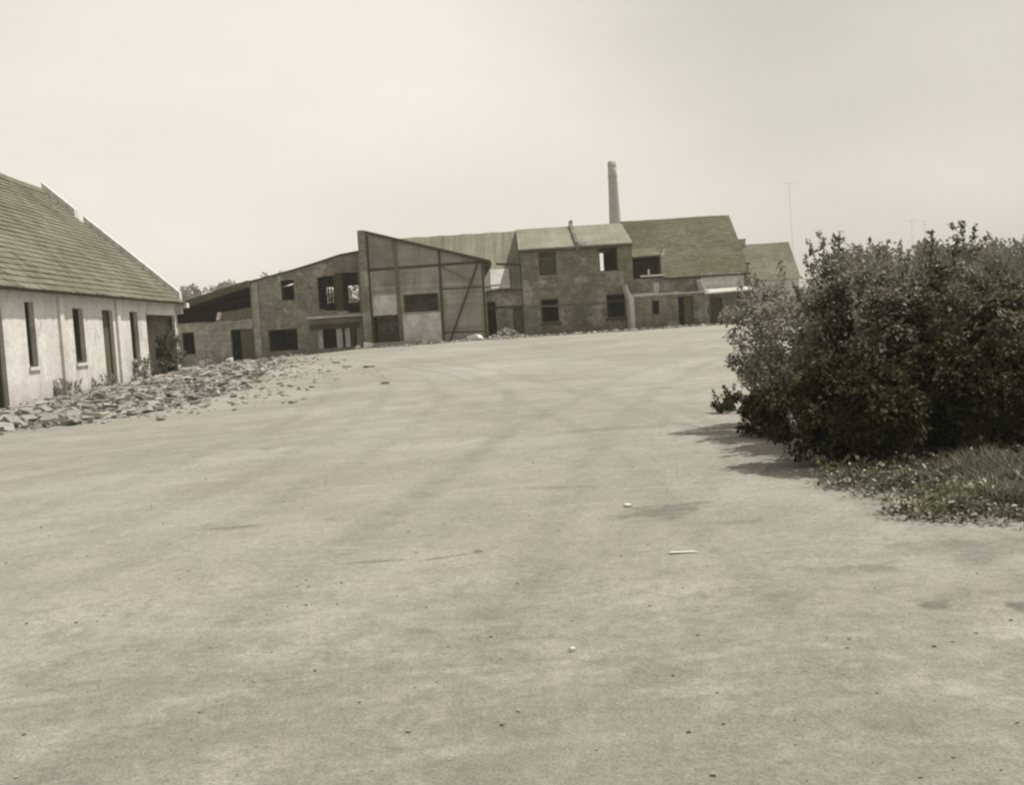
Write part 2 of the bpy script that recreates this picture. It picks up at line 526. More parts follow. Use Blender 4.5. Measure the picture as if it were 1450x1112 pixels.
class MB:
    """Collects closed shapes; build() links them as ONE mesh object."""

    def __init__(self):
        self.v, self.f = [], []

    def add(self, vs, fs):
        k = len(self.v)
        self.v += [tuple(p) for p in vs]
        self.f += [tuple(i + k for i in q) for q in fs]
        return self

    def box(self, x0, x1, y0, y1, z0, z1):
        return self.add([(x0, y0, z0), (x1, y0, z0), (x1, y1, z0), (x0, y1, z0), (x0, y0, z1), (x1, y0, z1), (x1, y1, z1), (x0, y1, z1)],
                        [(0, 3, 2, 1), (4, 5, 6, 7), (0, 1, 5, 4), (1, 2, 6, 5), (2, 3, 7, 6), (3, 0, 4, 7)])

    def hexa(self, p):
        return self.add(p, [(0, 3, 2, 1), (4, 5, 6, 7), (0, 1, 5, 4), (1, 2, 6, 5), (2, 3, 7, 6), (3, 0, 4, 7)])

    def prism_y(self, poly, y0, y1):
        n = len(poly)
        vs = [(x, y0, z) for x, z in poly] + [(x, y1, z) for x, z in poly]
        fs = [tuple(range(n)), tuple(range(2 * n - 1, n - 1, -1))] + [(i, i + n, (i + 1) % n + n, (i + 1) % n) for i in range(n)]
        return self.add(vs, fs)

    def prism_x(self, poly, x0, x1):
        n = len(poly)
        vs = [(x0, y, z) for y, z in poly] + [(x1, y, z) for y, z in poly]
        fs = [tuple(range(n)), tuple(range(2 * n - 1, n - 1, -1))] + [(i, i + n, (i + 1) % n + n, (i + 1) % n) for i in range(n)]
        return self.add(vs, fs)

    def bar(self, a, b, wd, y0, y1):
        """A straight bar in an upright plane between two (x, z) points."""
        a, b = Vector(a), Vector(b)
        d = (b - a).normalized()
        n = Vector((-d.y, d.x)) * wd / 2
        return self.prism_y([(a - n)[:], (b - n)[:], (b + n)[:], (a + n)[:]], y0, y1)

    def tube(self, pts, rad, seg=8):
        pts = [Vector(p) for p in pts]
        k = len(self.v)
        for i, p in enumerate(pts):
            d = (pts[min(i + 1, len(pts) - 1)] - pts[max(i - 1, 0)]).normalized()
            a = d.orthogonal().normalized()
            b = d.cross(a)
            r = rad[i] if isinstance(rad, (list, tuple)) else rad
            for j in range(seg):
                t = 2 * math.pi * j / seg
                self.v.append(tuple(p + (a * math.cos(t) + b * math.sin(t)) * r))
        for i in range(len(pts) - 1):
            for j in range(seg):
                q, r_ = k + i * seg + j, k + i * seg + (j + 1) % seg
                self.f.append((q, r_, r_ + seg, q + seg))
        self.f.append(tuple(range(k + seg - 1, k - 1, -1)))
        self.f.append(tuple(range(k + (len(pts) - 1) * seg, k + len(pts) * seg)))
        return self

    def wall(self, top, zb, holes, y0, y1, axis='y'):
        """An upright wall: TOP is a polyline (u, z), HOLES are (u0, u1, z0, z1). Runs along x (axis y) or along y (axis x)."""
        us = sorted({round(u, 4) for u, _ in top} | {round(h[i], 4) for h in holes for i in (0, 1) if top[0][0] < h[i] < top[-1][0]})
        tu, tz = [p[0] for p in top], [p[1] for p in top]
        for a, b in zip(us, us[1:]):
            za, zc = float(np.interp(a + 1e-6, tu, tz)), float(np.interp(b - 1e-6, tu, tz))
            m = (a + b) / 2
            hs = sorted((h[2], h[3]) for h in holes if h[0] <= m <= h[1])
            lo = zb
            parts = []
            for z0, z1 in hs:
                if z0 > lo + 1e-4:
                    parts.append((lo, lo, z0, z0))
                lo = max(lo, z1)
            if lo < max(za, zc):
                parts.append((lo, lo, max(za, lo + 0.001), max(zc, lo + 0.001)))
            for p, q, r_, t in parts:
                if axis == 'y':
                    self.prism_y([(a, p), (b, q), (b, t), (a, r_)], y0, y1)
                else:
                    self.prism_x([(a, p), (b, q), (b, t), (a, r_)], y0, y1)
        return self

    def frame(self, x0, x1, z0, z1, y0, y1, wd=0.07, bars_z=(), bars_x=()):
        self.box(x0, x0 + wd, y0, y1, z0, z1).box(x1 - wd, x1, y0, y1, z0, z1)
        self.box(x0 + wd, x1 - wd, y0, y1, z0, z0 + wd).box(x0 + wd, x1 - wd, y0, y1, z1 - wd, z1)
        for z in bars_z:
            self.box(x0 + wd, x1 - wd, y0 + 0.005, y1 - 0.005, z - wd / 2, z + wd / 2)
        for x in bars_x:
            self.box(x - wd / 2, x + wd / 2, y0 + 0.01, y1 - 0.01, z0 + wd, z1 - wd)
        return self

    def build(self, name, mat, parent=None, smooth=False):
        o0 = root_of(parent)['_o'] if parent is not None else (0, 0, 0)
        v = [(p[0] - o0[0], p[1] - o0[1], p[2] - o0[2]) for p in self.v]
        return mesh_obj(name, v, self.f, mat, parent, smooth)


def ragged(pts, step, amp, seed):
    r_ = random.Random(seed)
    out = []
    for (a, za), (b, zb) in zip(pts, pts[1:]):
        n = max(1, int((b - a) / step))
        for i in range(n):
            t = i / n
            out.append((a + (b - a) * t, za + (zb - za) * t + (r_.uniform(-amp, amp * 0.3) if out else 0)))
    out.append(pts[-1])
    return out


def zg(x, y):
    """Height of the yard."""
    def ss(a, b, t):
        t = min(1, max(0, (t - a) / (b - a)))
        return t * t * (3 - 2 * t)
    far = np.interp(x, [-30, -21, -15.5, -9.5, -2, 3, 40], [-0.2, -0.2, 0.0, 0.28, 0.36, 0.38, 0.4])
    return float(far) * ss(16, 68, y)


def ground_z(x, y):
    z = zg(x, y)
    if abs(x) < 60 and 0 < y < 90:
        z += 0.02 * mnoise.noise(Vector((x * 0.7, y * 0.7, 0))) + 0.035 * mnoise.noise(Vector((x * 0.22, y * 0.22, 5)))
        z += 0.006 * mnoise.noise(Vector((x * 3.1, y * 3.1, 2)))
        q = x + 11 + y * 0.0787             # distance from the barn wall: a bank of debris lies along it
        if 0 < q < 8 and 20 < y < 60:
            z += 0.12 * max(0, 1 - abs(q - 2.2) / 4.2) * min(1, (y - 20) / 5) * (0.55 + 0.6 * mnoise.noise(Vector((x * 0.9, y * 0.5, 9))))
    return z


# ------------------------------------------------------------------ ground
def axis(segs):
    out = []
    for a, b, n in segs:
        out += list(np.linspace(a, b, n, endpoint=False))
    return out + [segs[-1][1]]


gx = axis([(-1500, -200, 8), (-200, -40, 16), (-40, -14, 50), (-14, 8, 160), (8, 40, 60), (40, 200, 16), (200, 1500, 8)])
gy = axis([(-300, -20, 8), (-20, 2, 14), (2, 14, 110), (14, 40, 120), (40, 90, 80), (90, 300, 20), (300, 1500, 10)])
gv = [(x, y, ground_z(x, y)) for y in gy for x in gx]
nx = len(gx)
gf = [(j * nx + i, j * nx + i + 1, (j + 1) * nx + i + 1, (j + 1) * nx + i) for j in range(len(gy) - 1) for i in range(nx - 1)]
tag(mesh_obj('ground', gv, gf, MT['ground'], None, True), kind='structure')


# ------------------------------------------------------------------ white brick barn (local x = out of the wall, y = along it)
BA = R(4.5)
S0 = 41.0
bd = Vector((-math.sin(BA), math.cos(BA), 0))
bn = Vector((math.cos(BA), math.sin(BA), 0))
barn = empty('brick_barn', Vector((-11, 0, 0)) + bd * S0, 'long whitewashed brick barn with shingle roof beside the rubble strip', 'barn', rz=BA)


def bpt(wv, s, z=None):
    p = Vector((-11, 0, 0)) + bn * wv + bd * s
    p.z = ground_z(p.x, p.y) if z is None else z
    return p


ya, yb = 14.0 - S0, 52.0 - S0
holes = [(27.0 - S0, 30.15 - S0, -0.3, 2.72), (31.95 - S0, 32.72 - S0, 1.08, 2.93), (36.33 - S0, 37.48 - S0, 1.04, 2.81), (39.7 - S0, 41.08 - S0, -0.3, 2.80),
         (43.5 - S0, 44.7 - S0, 0.92, 2.78), (46.1 - S0, 51.5 - S0, -0.3, 2.69), (21 - S0, 22 - S0, 1.05, 2.9)]
m = MB()
m.wall([(ya, 3.5), (yb, 3.45)], -0.4, holes, -0.24, 0.0, 'x')
m.build('wall', MT['barn_wall'], barn)
m = MB()
MB().wall([(-11, 3.42), (-5.5, 8.55), (0.0, 3.42)], -0.4, [], ya, ya + 0.4).build('gable_wall', MT['barn_wall'], barn)
m = MB().wall([(-11, 3.42), (-5.5, 8.55), (0.0, 3.42)], -0.4, [], yb - 0.4, yb + 0.06)
m.build('gable_wall', MT['barn_wall'], barn)
MB().wall([(ya, 3.45), (yb, 3.45)], -0.4, [], -11.0, -10.6, 'x').build('rear_wall', MT['barn_wall'], barn)
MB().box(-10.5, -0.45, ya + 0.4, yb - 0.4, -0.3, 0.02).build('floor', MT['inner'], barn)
m = MB()
for s in (35.0, 41.62, 23.6):
    m = MB().box(0.0, 0.09, s - S0 - 0.19, s - S0 + 0.19, -0.3, 3.40)
    m.build('pilaster', MT['barn_wall'], barn)
MB().box(0.0, 0.06, ya, yb, 3.16, 3.40).build('cornice', MT['barn_wall'], barn)
for (a, b, z0, z1), nm in zip(holes, ('doorway', 'window', 'window', 'doorway', 'window', 'gateway', 'window')):
    if nm == 'window':
        f = MB()
        wd = 0.07
        x0, x1 = -0.22, -0.15
        f.box(x0, x1, a, a + wd, z0, z1).box(x0, x1, b - wd, b, z0, z1).box(x0, x1, a + wd, b - wd, z0, z0 + wd).box(x0, x1, a + wd, b - wd, z1 - wd, z1)
        f.box(x0 + .01, x1 - .01, (a + b) / 2 - 0.03, (a + b) / 2 + 0.03, z0 + wd, z1 - wd)
        f = f.build('window_frame', MT['wood'], barn)
        MB().box(-0.14, 0.07, a - 0.08, b + 0.08, z0 - 0.1, z0).build('sill', MT['coping'], f)
    else:
        wd = 0.1
        f = MB().box(-0.22, -0.12, a, a + wd, -0.2, z1).box(-0.22, -0.12, b - wd, b, -0.2, z1).box(-0.22, -0.12, a + wd, b - wd, z1 - wd, z1)
        f.build('door_frame' if nm == 'doorway' else 'gate_frame', MT['wood'], barn)
MB().box(-0.2, -0.16, 39.8 - S0, 40.98 - S0, 0.02, 2.7).build('door', MT['door'], barn)


def shingle_slope(M_, x0, z0, x1, z1, y0, y1, rows, dy, seed, lip=0.028, th=0.05):
    """A slope laid in overlapping courses; x0,z0 is the eave edge."""
    r_ = random.Random(seed)
    L_ = math.hypot(x1 - x0, z1 - z0)
    ux, uz = (x1 - x0) / L_, (z1 - z0) / L_
    nx_, nz_ = (-uz, ux) if ux > 0 else (uz, -ux)
    n = int((y1 - y0) / dy)
    for k in range(rows):
        a = L_ * k / rows
        b = min(L_, L_ * (k + 1.25) / rows)
        sag0 = [0.03 * mnoise.noise(Vector((j * dy * 0.35, a * 0.5, seed))) for j in range(n + 1)]
        vs, fs = [], []
        for j in range(n):
            ja = y0 + (y1 - y0) * j / n
            jb = y0 + (y1 - y0) * (j + 1) / n - 0.012
            e = r_.uniform(-0.012, 0.016)
            q = lip + r_.uniform(-0.008, 0.014)
            i0 = len(vs)
            for (t, off) in ((a + e, q + th), (b, 0.0 + th * 0.5)):
                for yy, sg in ((ja, sag0[j]), (jb, sag0[j + 1])):
                    vs.append((x0 + ux * t + nx_ * (off + sg), yy, z0 + uz * t + nz_ * (off + sg)))
            for yy, sg in ((ja, sag0[j]), (jb, sag0[j + 1])):
                vs.append((x0 + ux * (a + e) + nx_ * sg * 0.5, yy, z0 + uz * (a + e) + nz_ * sg * 0.5))
            fs += [(i0, i0 + 1, i0 + 3, i0 + 2), (i0 + 4, i0 + 5, i0 + 1, i0)]
        M_.add(vs, fs)


m = MB()
shingle_slope(m, 0.42, 3.22, -5.5, 8.62, ya - 0.2, yb - 0.05, 27, 0.26, 3, 0.016, 0.036)
roof = m.build('roof', MT['barn_roof'], barn)
m = MB().hexa([(0.38, ya - .2, 3.17), (0.38, yb - .06, 3.17), (-5.5, yb - .06, 8.54), (-5.5, ya - .2, 8.54), (0.38, ya - .2, 3.24), (0.38, yb - .06, 3.24), (-5.5, yb - .06, 8.61), (-5.5, ya - .2, 8.61)])
m.hexa([(-11.4, ya - .2, 3.17), (-11.4, yb - .06, 3.17), (-5.5, yb - .06, 8.54), (-5.5, ya - .2, 8.54), (-11.4, ya - .2, 3.24), (-11.4, yb - .06, 3.24), (-5.5, yb - .06, 8.61), (-5.5, ya - .2, 8.61)])
m.build('roof_deck', MT['wood'], roof)
m = MB()
for k in range(70):
    y0 = ya - 0.15 + k * (yb - ya) / 70
    zz = 0.03 * mnoise.noise(Vector((y0 * 0.3, 0, 4)))
    m.prism_y([(-5.72, 8.5 + zz), (-5.62, 8.72 + zz), (-5.5, 8.78 + zz), (-5.38, 8.72 + zz), (-5.28, 8.5 + zz)], y0, y0 + (yb - ya) / 70 - 0.02)
m.build('ridge_cap', MT['barn_roof'], roof)
# raised pale coping along the far gable, with a gap, and its kneeler at the foot
def cop(t0, t1):
    q = MB()
    n = max(1, int((t1 - t0) / 0.05))
    for i in range(n):
        a, b = t0 + (t1 - t0) * i / n, t0 + (t1 - t0) * (i + 1) / n - 0.004
        xa, za, xb, zb = 0.2 - 5.7 * a, 3.45 + 5.3 * a, 0.2 - 5.7 * b, 3.45 + 5.3 * b
        j = 0.006 * math.sin(i * 12.9)
        q.hexa([(xa, yb - 0.02, za - 0.1), (xa, yb + 0.5, za - 0.1), (xb, yb + 0.5, zb - 0.1), (xb, yb - 0.02, zb - 0.1),
                (xa, yb - 0.02, za + 0.3 + j), (xa, yb + 0.5, za + 0.3 + j), (xb, yb + 0.5, zb + 0.3 + j), (xb, yb - 0.02, zb + 0.3 + j)])
    return q


cop(0.0, 0.70).build('coping', MT['coping'], barn)
cop(0.76, 1.0).build('coping', MT['coping'], barn)
MB().box(-0.1, 0.5, yb - 0.1, yb + 0.5, 3.02, 3.24).box(-0.1, 0.22, yb - 0.02, yb + 0.42, 2.75, 3.02).build('kneeler', MT['coping'], barn)

# ------------------------------------------------------------------ roofless two-storey ruin
YF = 73.0
ruin = empty('ruined_workshop', (-15, YF + 4, 0), 'gutted two-storey brick building with sloping roofline and empty openings left of the tall pylon', 'ruin')
top = ragged([(-22.6, 2.62), (-16.4, 2.62)], 0.35, 0.06, 1)
MB().wall(top, -0.5, [(-21.02, -20.22, 0.57, 2.0), (-17.88, -16.4, -0.5, 2.0)], YF, YF + 0.35).build('lower_wall', MT['ruin_low'], ruin)
top = ragged([(-16.4, 4.95), (-13.5, 5.55), (-12.0, 5.9), (-10.5, 6.3), (-9.06, 6.5)], 0.3, 0.05, 2)
hl = [(-14.41, -13.57, 3.66, 4.97), (-15.45, -13.58, 0.42, 1.83), (-12.3, -9.75, 0.42, 1.66),
      (-12.05, -11.7, 2.95, 5.0), (-11.7, -10.9, 2.82, 5.08), (-10.9, -10.2, 2.76, 5.2), (-10.2, -9.42, 2.62, 5.2)]
MB().wall(top, -0.5, hl, YF - 0.02, YF + 0.38).build('wall', MT['ruin'], ruin)
YB = YF + 9
MB().wall([(-22.6, 3.3), (-9.06, 6.5)], -0.5, [(-13.0, -12.35, 3.45, 4.75), (-11.35, -10.5, 3.45, 4.7)], YB, YB + 0.35).build('rear_wall', MT['ruin'], ruin)
MB().wall([(YF + 0.36, 3.3), (YB, 3.3)], -0.5, [], -22.6, -22.3, 'x').build('side_wall', MT['ruin'], ruin)
MB().wall([(YF + 0.4, 4.6), (YB - 0.01, 4.6)], -0.5, [], -16.4, -16.1, 'x').build('cross_wall', MT['inner'], ruin)
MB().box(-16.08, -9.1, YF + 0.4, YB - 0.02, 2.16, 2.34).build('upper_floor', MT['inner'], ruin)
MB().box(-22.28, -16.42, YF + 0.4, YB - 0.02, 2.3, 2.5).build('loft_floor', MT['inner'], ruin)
MB().wall([(-22.2, 3.2), (-16.42, 4.4)], 2.5, [], YF + 3.2, YF + 3.4).build('loft_partition', MT['inner'], ruin)
MB().wall(ragged([(-18.7, 3.2), (-16.42, 3.36)], 0.25, 0.08, 4), 2.62, [], YF + 0.05, YF + 0.3).build('infill_panel', MT['wood_mid'], ruin)
# the roof slab over the loft, deep at its edge, and the thin deck over the rest
m = MB()
m.hexa([(-22.9, YF - 0.55, 3.0), (-16.38, YF - 0.55, 4.66), (-16.38, YB + .4, 4.66), (-22.9, YB + .4, 3.0),
        (-22.9, YF - 0.55, 3.42), (-16.38, YF - 0.55, 5.08), (-16.38, YB + .4, 5.08), (-22.9, YB + .4, 3.42)])
m.build('loft_roof', MT['ruin_roof'], ruin)
m = MB()
P = [(-16.36, 5.06), (-13.5, 5.64), (-12.0, 6.0), (-10.5, 6.4), (-9.07, 6.58)]
for (a, za), (b, zb) in zip(P, P[1:]):
    m.hexa([(a, YF - 0.12, za - 0.13), (b, YF - 0.12, zb - 0.13), (b, YB + .4, zb - 0.13), (a, YB + .4, za - 0.13), (a, YF - 0.12, za), (b, YF - 0.12, zb), (b, YB + .4, zb), (a, YB + .4, za)])
m.build('roof', MT['ruin_roof'], ruin)
MB().box(-12.85, -9.08, YF - 0.3, YF - 0.03, 2.37, 2.52).build('ledge', MT['concrete_pale'], ruin)
MB().box(-12.7, -9.6, YF - 0.2, YF - 0.03, 1.67, 2.0).build('lintel', MT['inner'], ruin)
MB().box(-13.6, -9.1, YF - 0.35, YF - 0.03, -0.2, 0.33).build('plinth', MT['ruin'], ruin)
MB().box(-16.3, -15.9, YF - 0.12, YF - 0.03, -0.3, 4.9).build('pier', MT['ruin_low'], ruin)
for a_, b_ in ((-12.3, -11.98), (-11.08, -10.7), (-10.52, -10.2)):
    MB().box(a_, b_, YF + 0.1, YF + 0.34, 0.3, 1.68).build('pier', MT['panel'], ruin)
MB().box(-10.12, -9.85, YF + 0.05, YF + 0.25, 0.3, 1.68).build('post', MT['wood'], ruin)
MB().box(-10.98, -10.45, YF + 0.02, YF + 0.3, 2.7, 5.2).build('pier', MT['inner'], ruin)
f = MB().frame(-14.41, -13.57, 3.66, 4.97, YF + 0.2, YF + 0.28, 0.06).build('window_frame', MT['wood'], ruin)
f = MB().frame(-13.0, -12.35, 3.45, 4.75, YB + 0.05, YB + 0.15, 0.07, (), (-12.78, -12.57)).build('window_frame', MT['wood'], ruin)
f = MB().frame(-15.45, -13.58, 0.42, 1.83, YF + 0.2, YF + 0.28, 0.07).build('window_frame', MT['wood'], ruin)
f = MB().frame(-21.02, -20.22, 0.57, 2.0, YF + 0.18, YF + 0.26, 0.06).build('window_frame', MT['wood'], ruin)
MB().box(-17.26, -16.42, YF + 0.15, YF + 0.21, 0.0, 1.98).build('door', MT['door'], ruin)
MB().box(-16.06, -9.1, YF + 4.4, YF + 4.55, 2.34, 3.0).build('parapet', MT['inner'], ruin)

# ------------------------------------------------------------------ half-gabled shed with the tall pylon
YS = 71.5
shed = empty('gabled_shed', (-5, YS + 3, 0.3), 'tall half-gabled shed with dark timber framing, two pale panels and a diagonal brace', 'shed')
MB().wall([(-8.57, 7.55), (-1.28, 5.36)], -0.1, [(-8.5, -6.83, 0.36, 2.29), (-6.46, -4.28, 2.38, 3.51)], YS, YS + 0.25).build('wall', MT['shed'], shed)
MB().wall([(YS + 0.3, 7.5), (YS + 6.5, 7.5)], -0.1, [], -8.85, -8.55, 'x').build('side_wall', MT['ruin'], shed)
MB().wall([(YS + 0.26, 5.3), (YS + 6.5, 5.3)], -0.1, [], -1.55, -1.3, 'x').build('side_wall', MT['shed'], shed)
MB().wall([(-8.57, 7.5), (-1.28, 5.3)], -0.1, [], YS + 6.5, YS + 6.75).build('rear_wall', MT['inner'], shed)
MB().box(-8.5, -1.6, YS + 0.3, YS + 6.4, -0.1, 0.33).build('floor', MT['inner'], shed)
MB().prism_y([(-9.05, -0.1), (-8.58, -0.1), (-8.56, 7.6), (-8.62, 7.68), (-9.05, 7.7)], YS - 0.25, YS + 0.9).build('pylon', MT['ruin'], shed)
m = MB()
m.hexa([(-8.56, YS - 0.3, 7.56), (-0.82, YS - 0.3, 5.22), (-0.82, YS + 7, 5.22), (-8.56, YS + 7, 7.56), (-8.56, YS - 0.3, 7.66), (-0.82, YS - 0.3, 5.33), (-0.82, YS + 7, 5.33), (-8.56, YS + 7, 7.66)])
roof = m.build('roof', MT['ruin_roof'], shed)
MB().bar((-8.56, 7.54), (-0.85, 5.21), 0.13, YS - 0.26, YS - 0.1).build('fascia', MT['wood'], roof)
MB().box(-1.2, -0.86, YS - 0.1, YS + 0.4, 4.98, 5.1).build('eave_bracket', MT['wood'], roof)
MB().bar((-6.79, 6.9), (-6.74, 0.1), 0.22, YS - 0.06, YS - 0.01).build('post', MT['wood_mid'], shed)
MB().bar((-4.03, 6.1), (-4.09, 0.1), 0.15, YS - 0.08, YS - 0.02).build('post', MT['wood'], shed)
MB().bar((-1.36, 5.3), (-1.40, 0.1), 0.14, YS - 0.06, YS - 0.01).build('post', MT['wood'], shed)
MB().bar((-8.55, 0.1), (-8.5, 7.3), 0.12, YS - 0.05, YS - 0.01).build('post', MT['wood'], shed)
MB().bar((-8.55, 5.2), (-1.3, 5.26), 0.17, YS - 0.05, YS - 0.005).build('beam', MT['wood'], shed)
MB().bar((-4.0, 3.71), (-1.35, 3.70), 0.09, YS - 0.045, YS - 0.005).build('rail', MT['wood'], shed)
MB().bar((-4.0, 0.98), (-1.35, 0.91), 0.09, YS - 0.045, YS - 0.005).build('rail', MT['wood'], shed)
MB().bar((-1.66, 5.15), (-3.8, 0.15), 0.12, YS - 0.1, YS - 0.055).build('brace', MT['wood'], shed)
MB().bar((-3.9, 5.1), (-2.5, 4.3), 0.08, YS - 0.04, YS - 0.004).build('brace', MT['wood_mid'], shed)
MB().box(-8.42, -6.9, YS - 0.03, YS - 0.004, 2.31, 3.55).build('panel', MT['panel'], shed)['label'] = 'pale panel over the dark door'
MB().prism_y([(-6.58, 0.2), (-4.18, 0.2), (-4.18, 2.30), (-6.58, 2.2)], YS - 0.04, YS - 0.006).build('panel', MT['panel'], shed)['label'] = 'large pale panel under the wide window'
MB().frame(-6.46, -4.28, 2.38, 3.51, YS + 0.02, YS + 0.1, 0.07).build('window_frame', MT['wood'], shed)
MB().box(-8.5, -8.42, YS + 0.02, YS + 0.1, 0.36, 2.29).box(-6.91, -6.83, YS + 0.02, YS + 0.1, 0.36, 2.29).box(-8.42, -6.91, YS + 0.02, YS + 0.1, 2.2, 2.29).build('door_frame', MT['wood'], shed)

# ------------------------------------------------------------------ pale-roofed hall between shed and house
YR = 79.0
hall = empty('low_hall', (-2.5, YR, 0.35), 'low hall with pale board roof between the tall shed and the two-storey house', 'building')
MB().wall([(-8.4, 3.5), (1.08, 3.5)], -0.1, [(-1.24, -0.72, 0.1, 2.72), (0.4, 1.02, 0.1, 2.27)], YF + 0.04, YF + 0.36).build('wall', MT['hall_wall'], hall)
MB().box(-8.4, 1.08, YR + 5.6, YR + 5.9, -0.1, 3.5).build('rear_wall', MT['hall_wall'], hall)
MB().box(-8.4, 1.0, YF + 0.4, YR + 5.5, 0.0, 0.3).build('floor', MT['inner'], hall)
MB().box(-8.4, 1.0, YF + 2.5, YF + 2.7, 0.3, 3.6).build('partition', MT['inner'], hall)
SL = (7.62 - 3.5) / 6.0
m = MB()
for sgn in (-1, 1):
    y_e = YR + sgn * 6.15
    z_e = 7.62 - SL * 6.15
    n = 24
    for i in range(n):
        a, b = -8.5 + 9.58 * i / n, -8.5 + 9.58 * (i + 1) / n - 0.012
        j = 0.02 * math.sin(i * 7.7)
        m.hexa([(a, y_e, z_e - 0.06 + j), (b, y_e, z_e - 0.06 + j), (b, YR, 7.55 + j), (a, YR, 7.55 + j), (a, y_e, z_e + 0.02 + j), (b, y_e, z_e + 0.02 + j), (b, YR, 7.63 + j), (a, YR, 7.63 + j)])
hroof = m.build('roof', MT['hall_roof'], hall)
yy = lambda y: 7.62 - SL * (YR - y)
m = MB().hexa([(-0.95, YF + 0.02, yy(YF + .02) + 0.05), (0.3, YF + 0.02, yy(YF + .02) + 0.05), (0.3, YF + 1.9, yy(YF + 1.9) + 0.05), (-0.95, YF + 1.9, yy(YF + 1.9) + 0.05),
               (-0.95, YF + 0.02, yy(YF + .02) + 0.09), (0.3, YF + 0.02, yy(YF + .02) + 0.09), (0.3, YF + 1.9, yy(YF + 1.9) + 0.09), (-0.95, YF + 1.9, yy(YF + 1.9) + 0.09)])
m.build('pale_sheet', MT['panel_white'], hroof)
MB().box(-1.2, 1.07, YF - 0.2, YF + 0.02, 3.38, 3.5).build('eave_board', MT['wood'], hroof)
MB().box(-1.2, 1.07, YF - 0.03, YF + 0.035, 2.3, 2.42).build('lintel', MT['wood'], hall)
MB().box(0.46, 0.98, YF + 0.2, YF + 0.26, 0.3, 2.2).build('door', MT['door'], hall)

# ------------------------------------------------------------------ two-storey house
house = empty('two_storey_house', (4.65, YR, 0.37), 'two-storey rendered house with light roof, four windows and a parapet splitting its roof', 'house')
YH = YF - 0.08
HW = [(2.2, 3.38, 4.2, 5.77), (6.1, 7.33, 4.22, 5.79), (2.2, 3.36, 1.17, 2.72), (6.43, 7.67, 1.2, 2.77)]
MB().wall([(1.1, 5.86), (8.24, 5.86)], -0.1, HW, YH, YH + 0.36).build('wall', MT['house'], house)
YQ = YR + 5
SH = (7.72 - 5.95) / 6.0
for x0 in (1.1, 7.94):
    MB().wall([(YH + 0.37, 5.86), (YR, 7.55), (YQ, 6.0)], -0.1, [], x0, x0 + 0.3, 'x').build('side_wall', MT['house'], house)
MB().wall([(1.4, 6.05), (7.93, 6.05)], -0.1, [(7.02, 7.36, 4.3, 6.0)], YQ - 0.3, YQ).build('rear_wall', MT['house'], house)
MB().box(1.42, 7.92, YH + 0.4, YQ - 0.32, 3.3, 3.5).build('upper_floor', MT['inner'], house)
MB().box(1.42, 7.92, YH + 0.4, YQ - 0.32, -0.05, 0.35).build('floor', MT['inner'], house)
MB().box(1.42, 7.92, YH + 3, YH + 3.2, 0.36, 3.28).build('partition', MT['inner'], house)
MB().box(1.42, 5.2, YH + 3, YH + 3.2, 3.52, 5.9).build('partition', MT['inner'], house)
m = MB()
for x0, x1 in ((0.98, 4.66), (4.86, 8.3)):
    m.hexa([(x0, YH - 0.25, 5.87), (x1, YH - 0.25, 5.87), (x1, YR, 7.63), (x0, YR, 7.63), (x0, YH - 0.25, 5.97), (x1, YH - 0.25, 5.97), (x1, YR, 7.73), (x0, YR, 7.73)])
    m.hexa([(x0, YR + 0.001, 7.63), (x1, YR + 0.001, 7.63), (x1, YQ + .2, 6.06), (x0, YQ + .2, 6.06), (x0, YR + 0.001, 7.73), (x1, YR + 0.001, 7.73), (x1, YQ + .2, 6.16), (x0, YQ + .2, 6.16)])
hr = m.build('roof', MT['house_roof'], house)
m = MB()
for i in range(12):
    a, b = i / 12, (i + 1) / 12
    j = 0.05 * math.sin(i * 5.1)
    ya_, yb_ = YH - 0.26 + (YR + 0.3 - YH + 0.26) * a, YH - 0.26 + (YR + 0.3 - YH + 0.26) * b
    za_, zb_ = 5.97 + 1.8 * a, 5.97 + 1.8 * b
    m.hexa([(4.665, ya_, za_ - 0.2), (4.855, ya_, za_ - 0.2), (4.855, yb_, zb_ - 0.2), (4.665, yb_, zb_ - 0.2), (4.665, ya_, za_ + 0.24 + j), (4.855, ya_, za_ + 0.24 + j), (4.855, yb_, zb_ + 0.24 + j), (4.665, yb_, zb_ + 0.24 + j)])
par = m.build('parapet', MT['house'], hr)
MB().box(4.68, 4.92, YR - 0.2, YR + 0.1, 7.7, 8.12).build('flue', MT['chimney'], hr)
MB().box(5.0, 5.4, YH - 0.18, YH + 0.5, 5.99, 6.2).build('roof_patch', MT['coping'], hr)
MB().box(0.98, 8.3, YH - 0.2, YH - 0.005, 5.78, 5.865).build('eave_board', MT['wood'], hr)
MB().box(1.35, 6.42, YH - 0.05, YH - 0.002, 2.2, 2.3).build('string_course', MT['wood_mid'], house)
for i, (x0, x1, z0, z1) in enumerate(HW):
    tz = {0: (5.29,), 1: (), 2: (2.22,), 3: (2.3,)}[i]
    f = MB().frame(x0, x1, z0, z1, YH + 0.1, YH + 0.18, 0.07, tz).build('window_frame', MT['wood_mid'], house)
    MB().box(x0 - 0.12, x1 + 0.12, YH - 0.1, YH + 0.09, z0 - 0.11, z0 - 0.002).build('sill', MT['ruin'] if i < 2 else MT['inner'], f)  # lower sills coloured near-black, painting in the shadow beneath the windows
MB().box(2.27, 3.31, YH + 0.2, YH + 0.23, 4.27, 5.7).build('window_board', MT['wood'], house)
MB().bar((-0.5, 5.18), (1.1, 5.02), 0.14, YF + 0.5, YF + 0.66).build('beam_stub', MT['wood'], house)

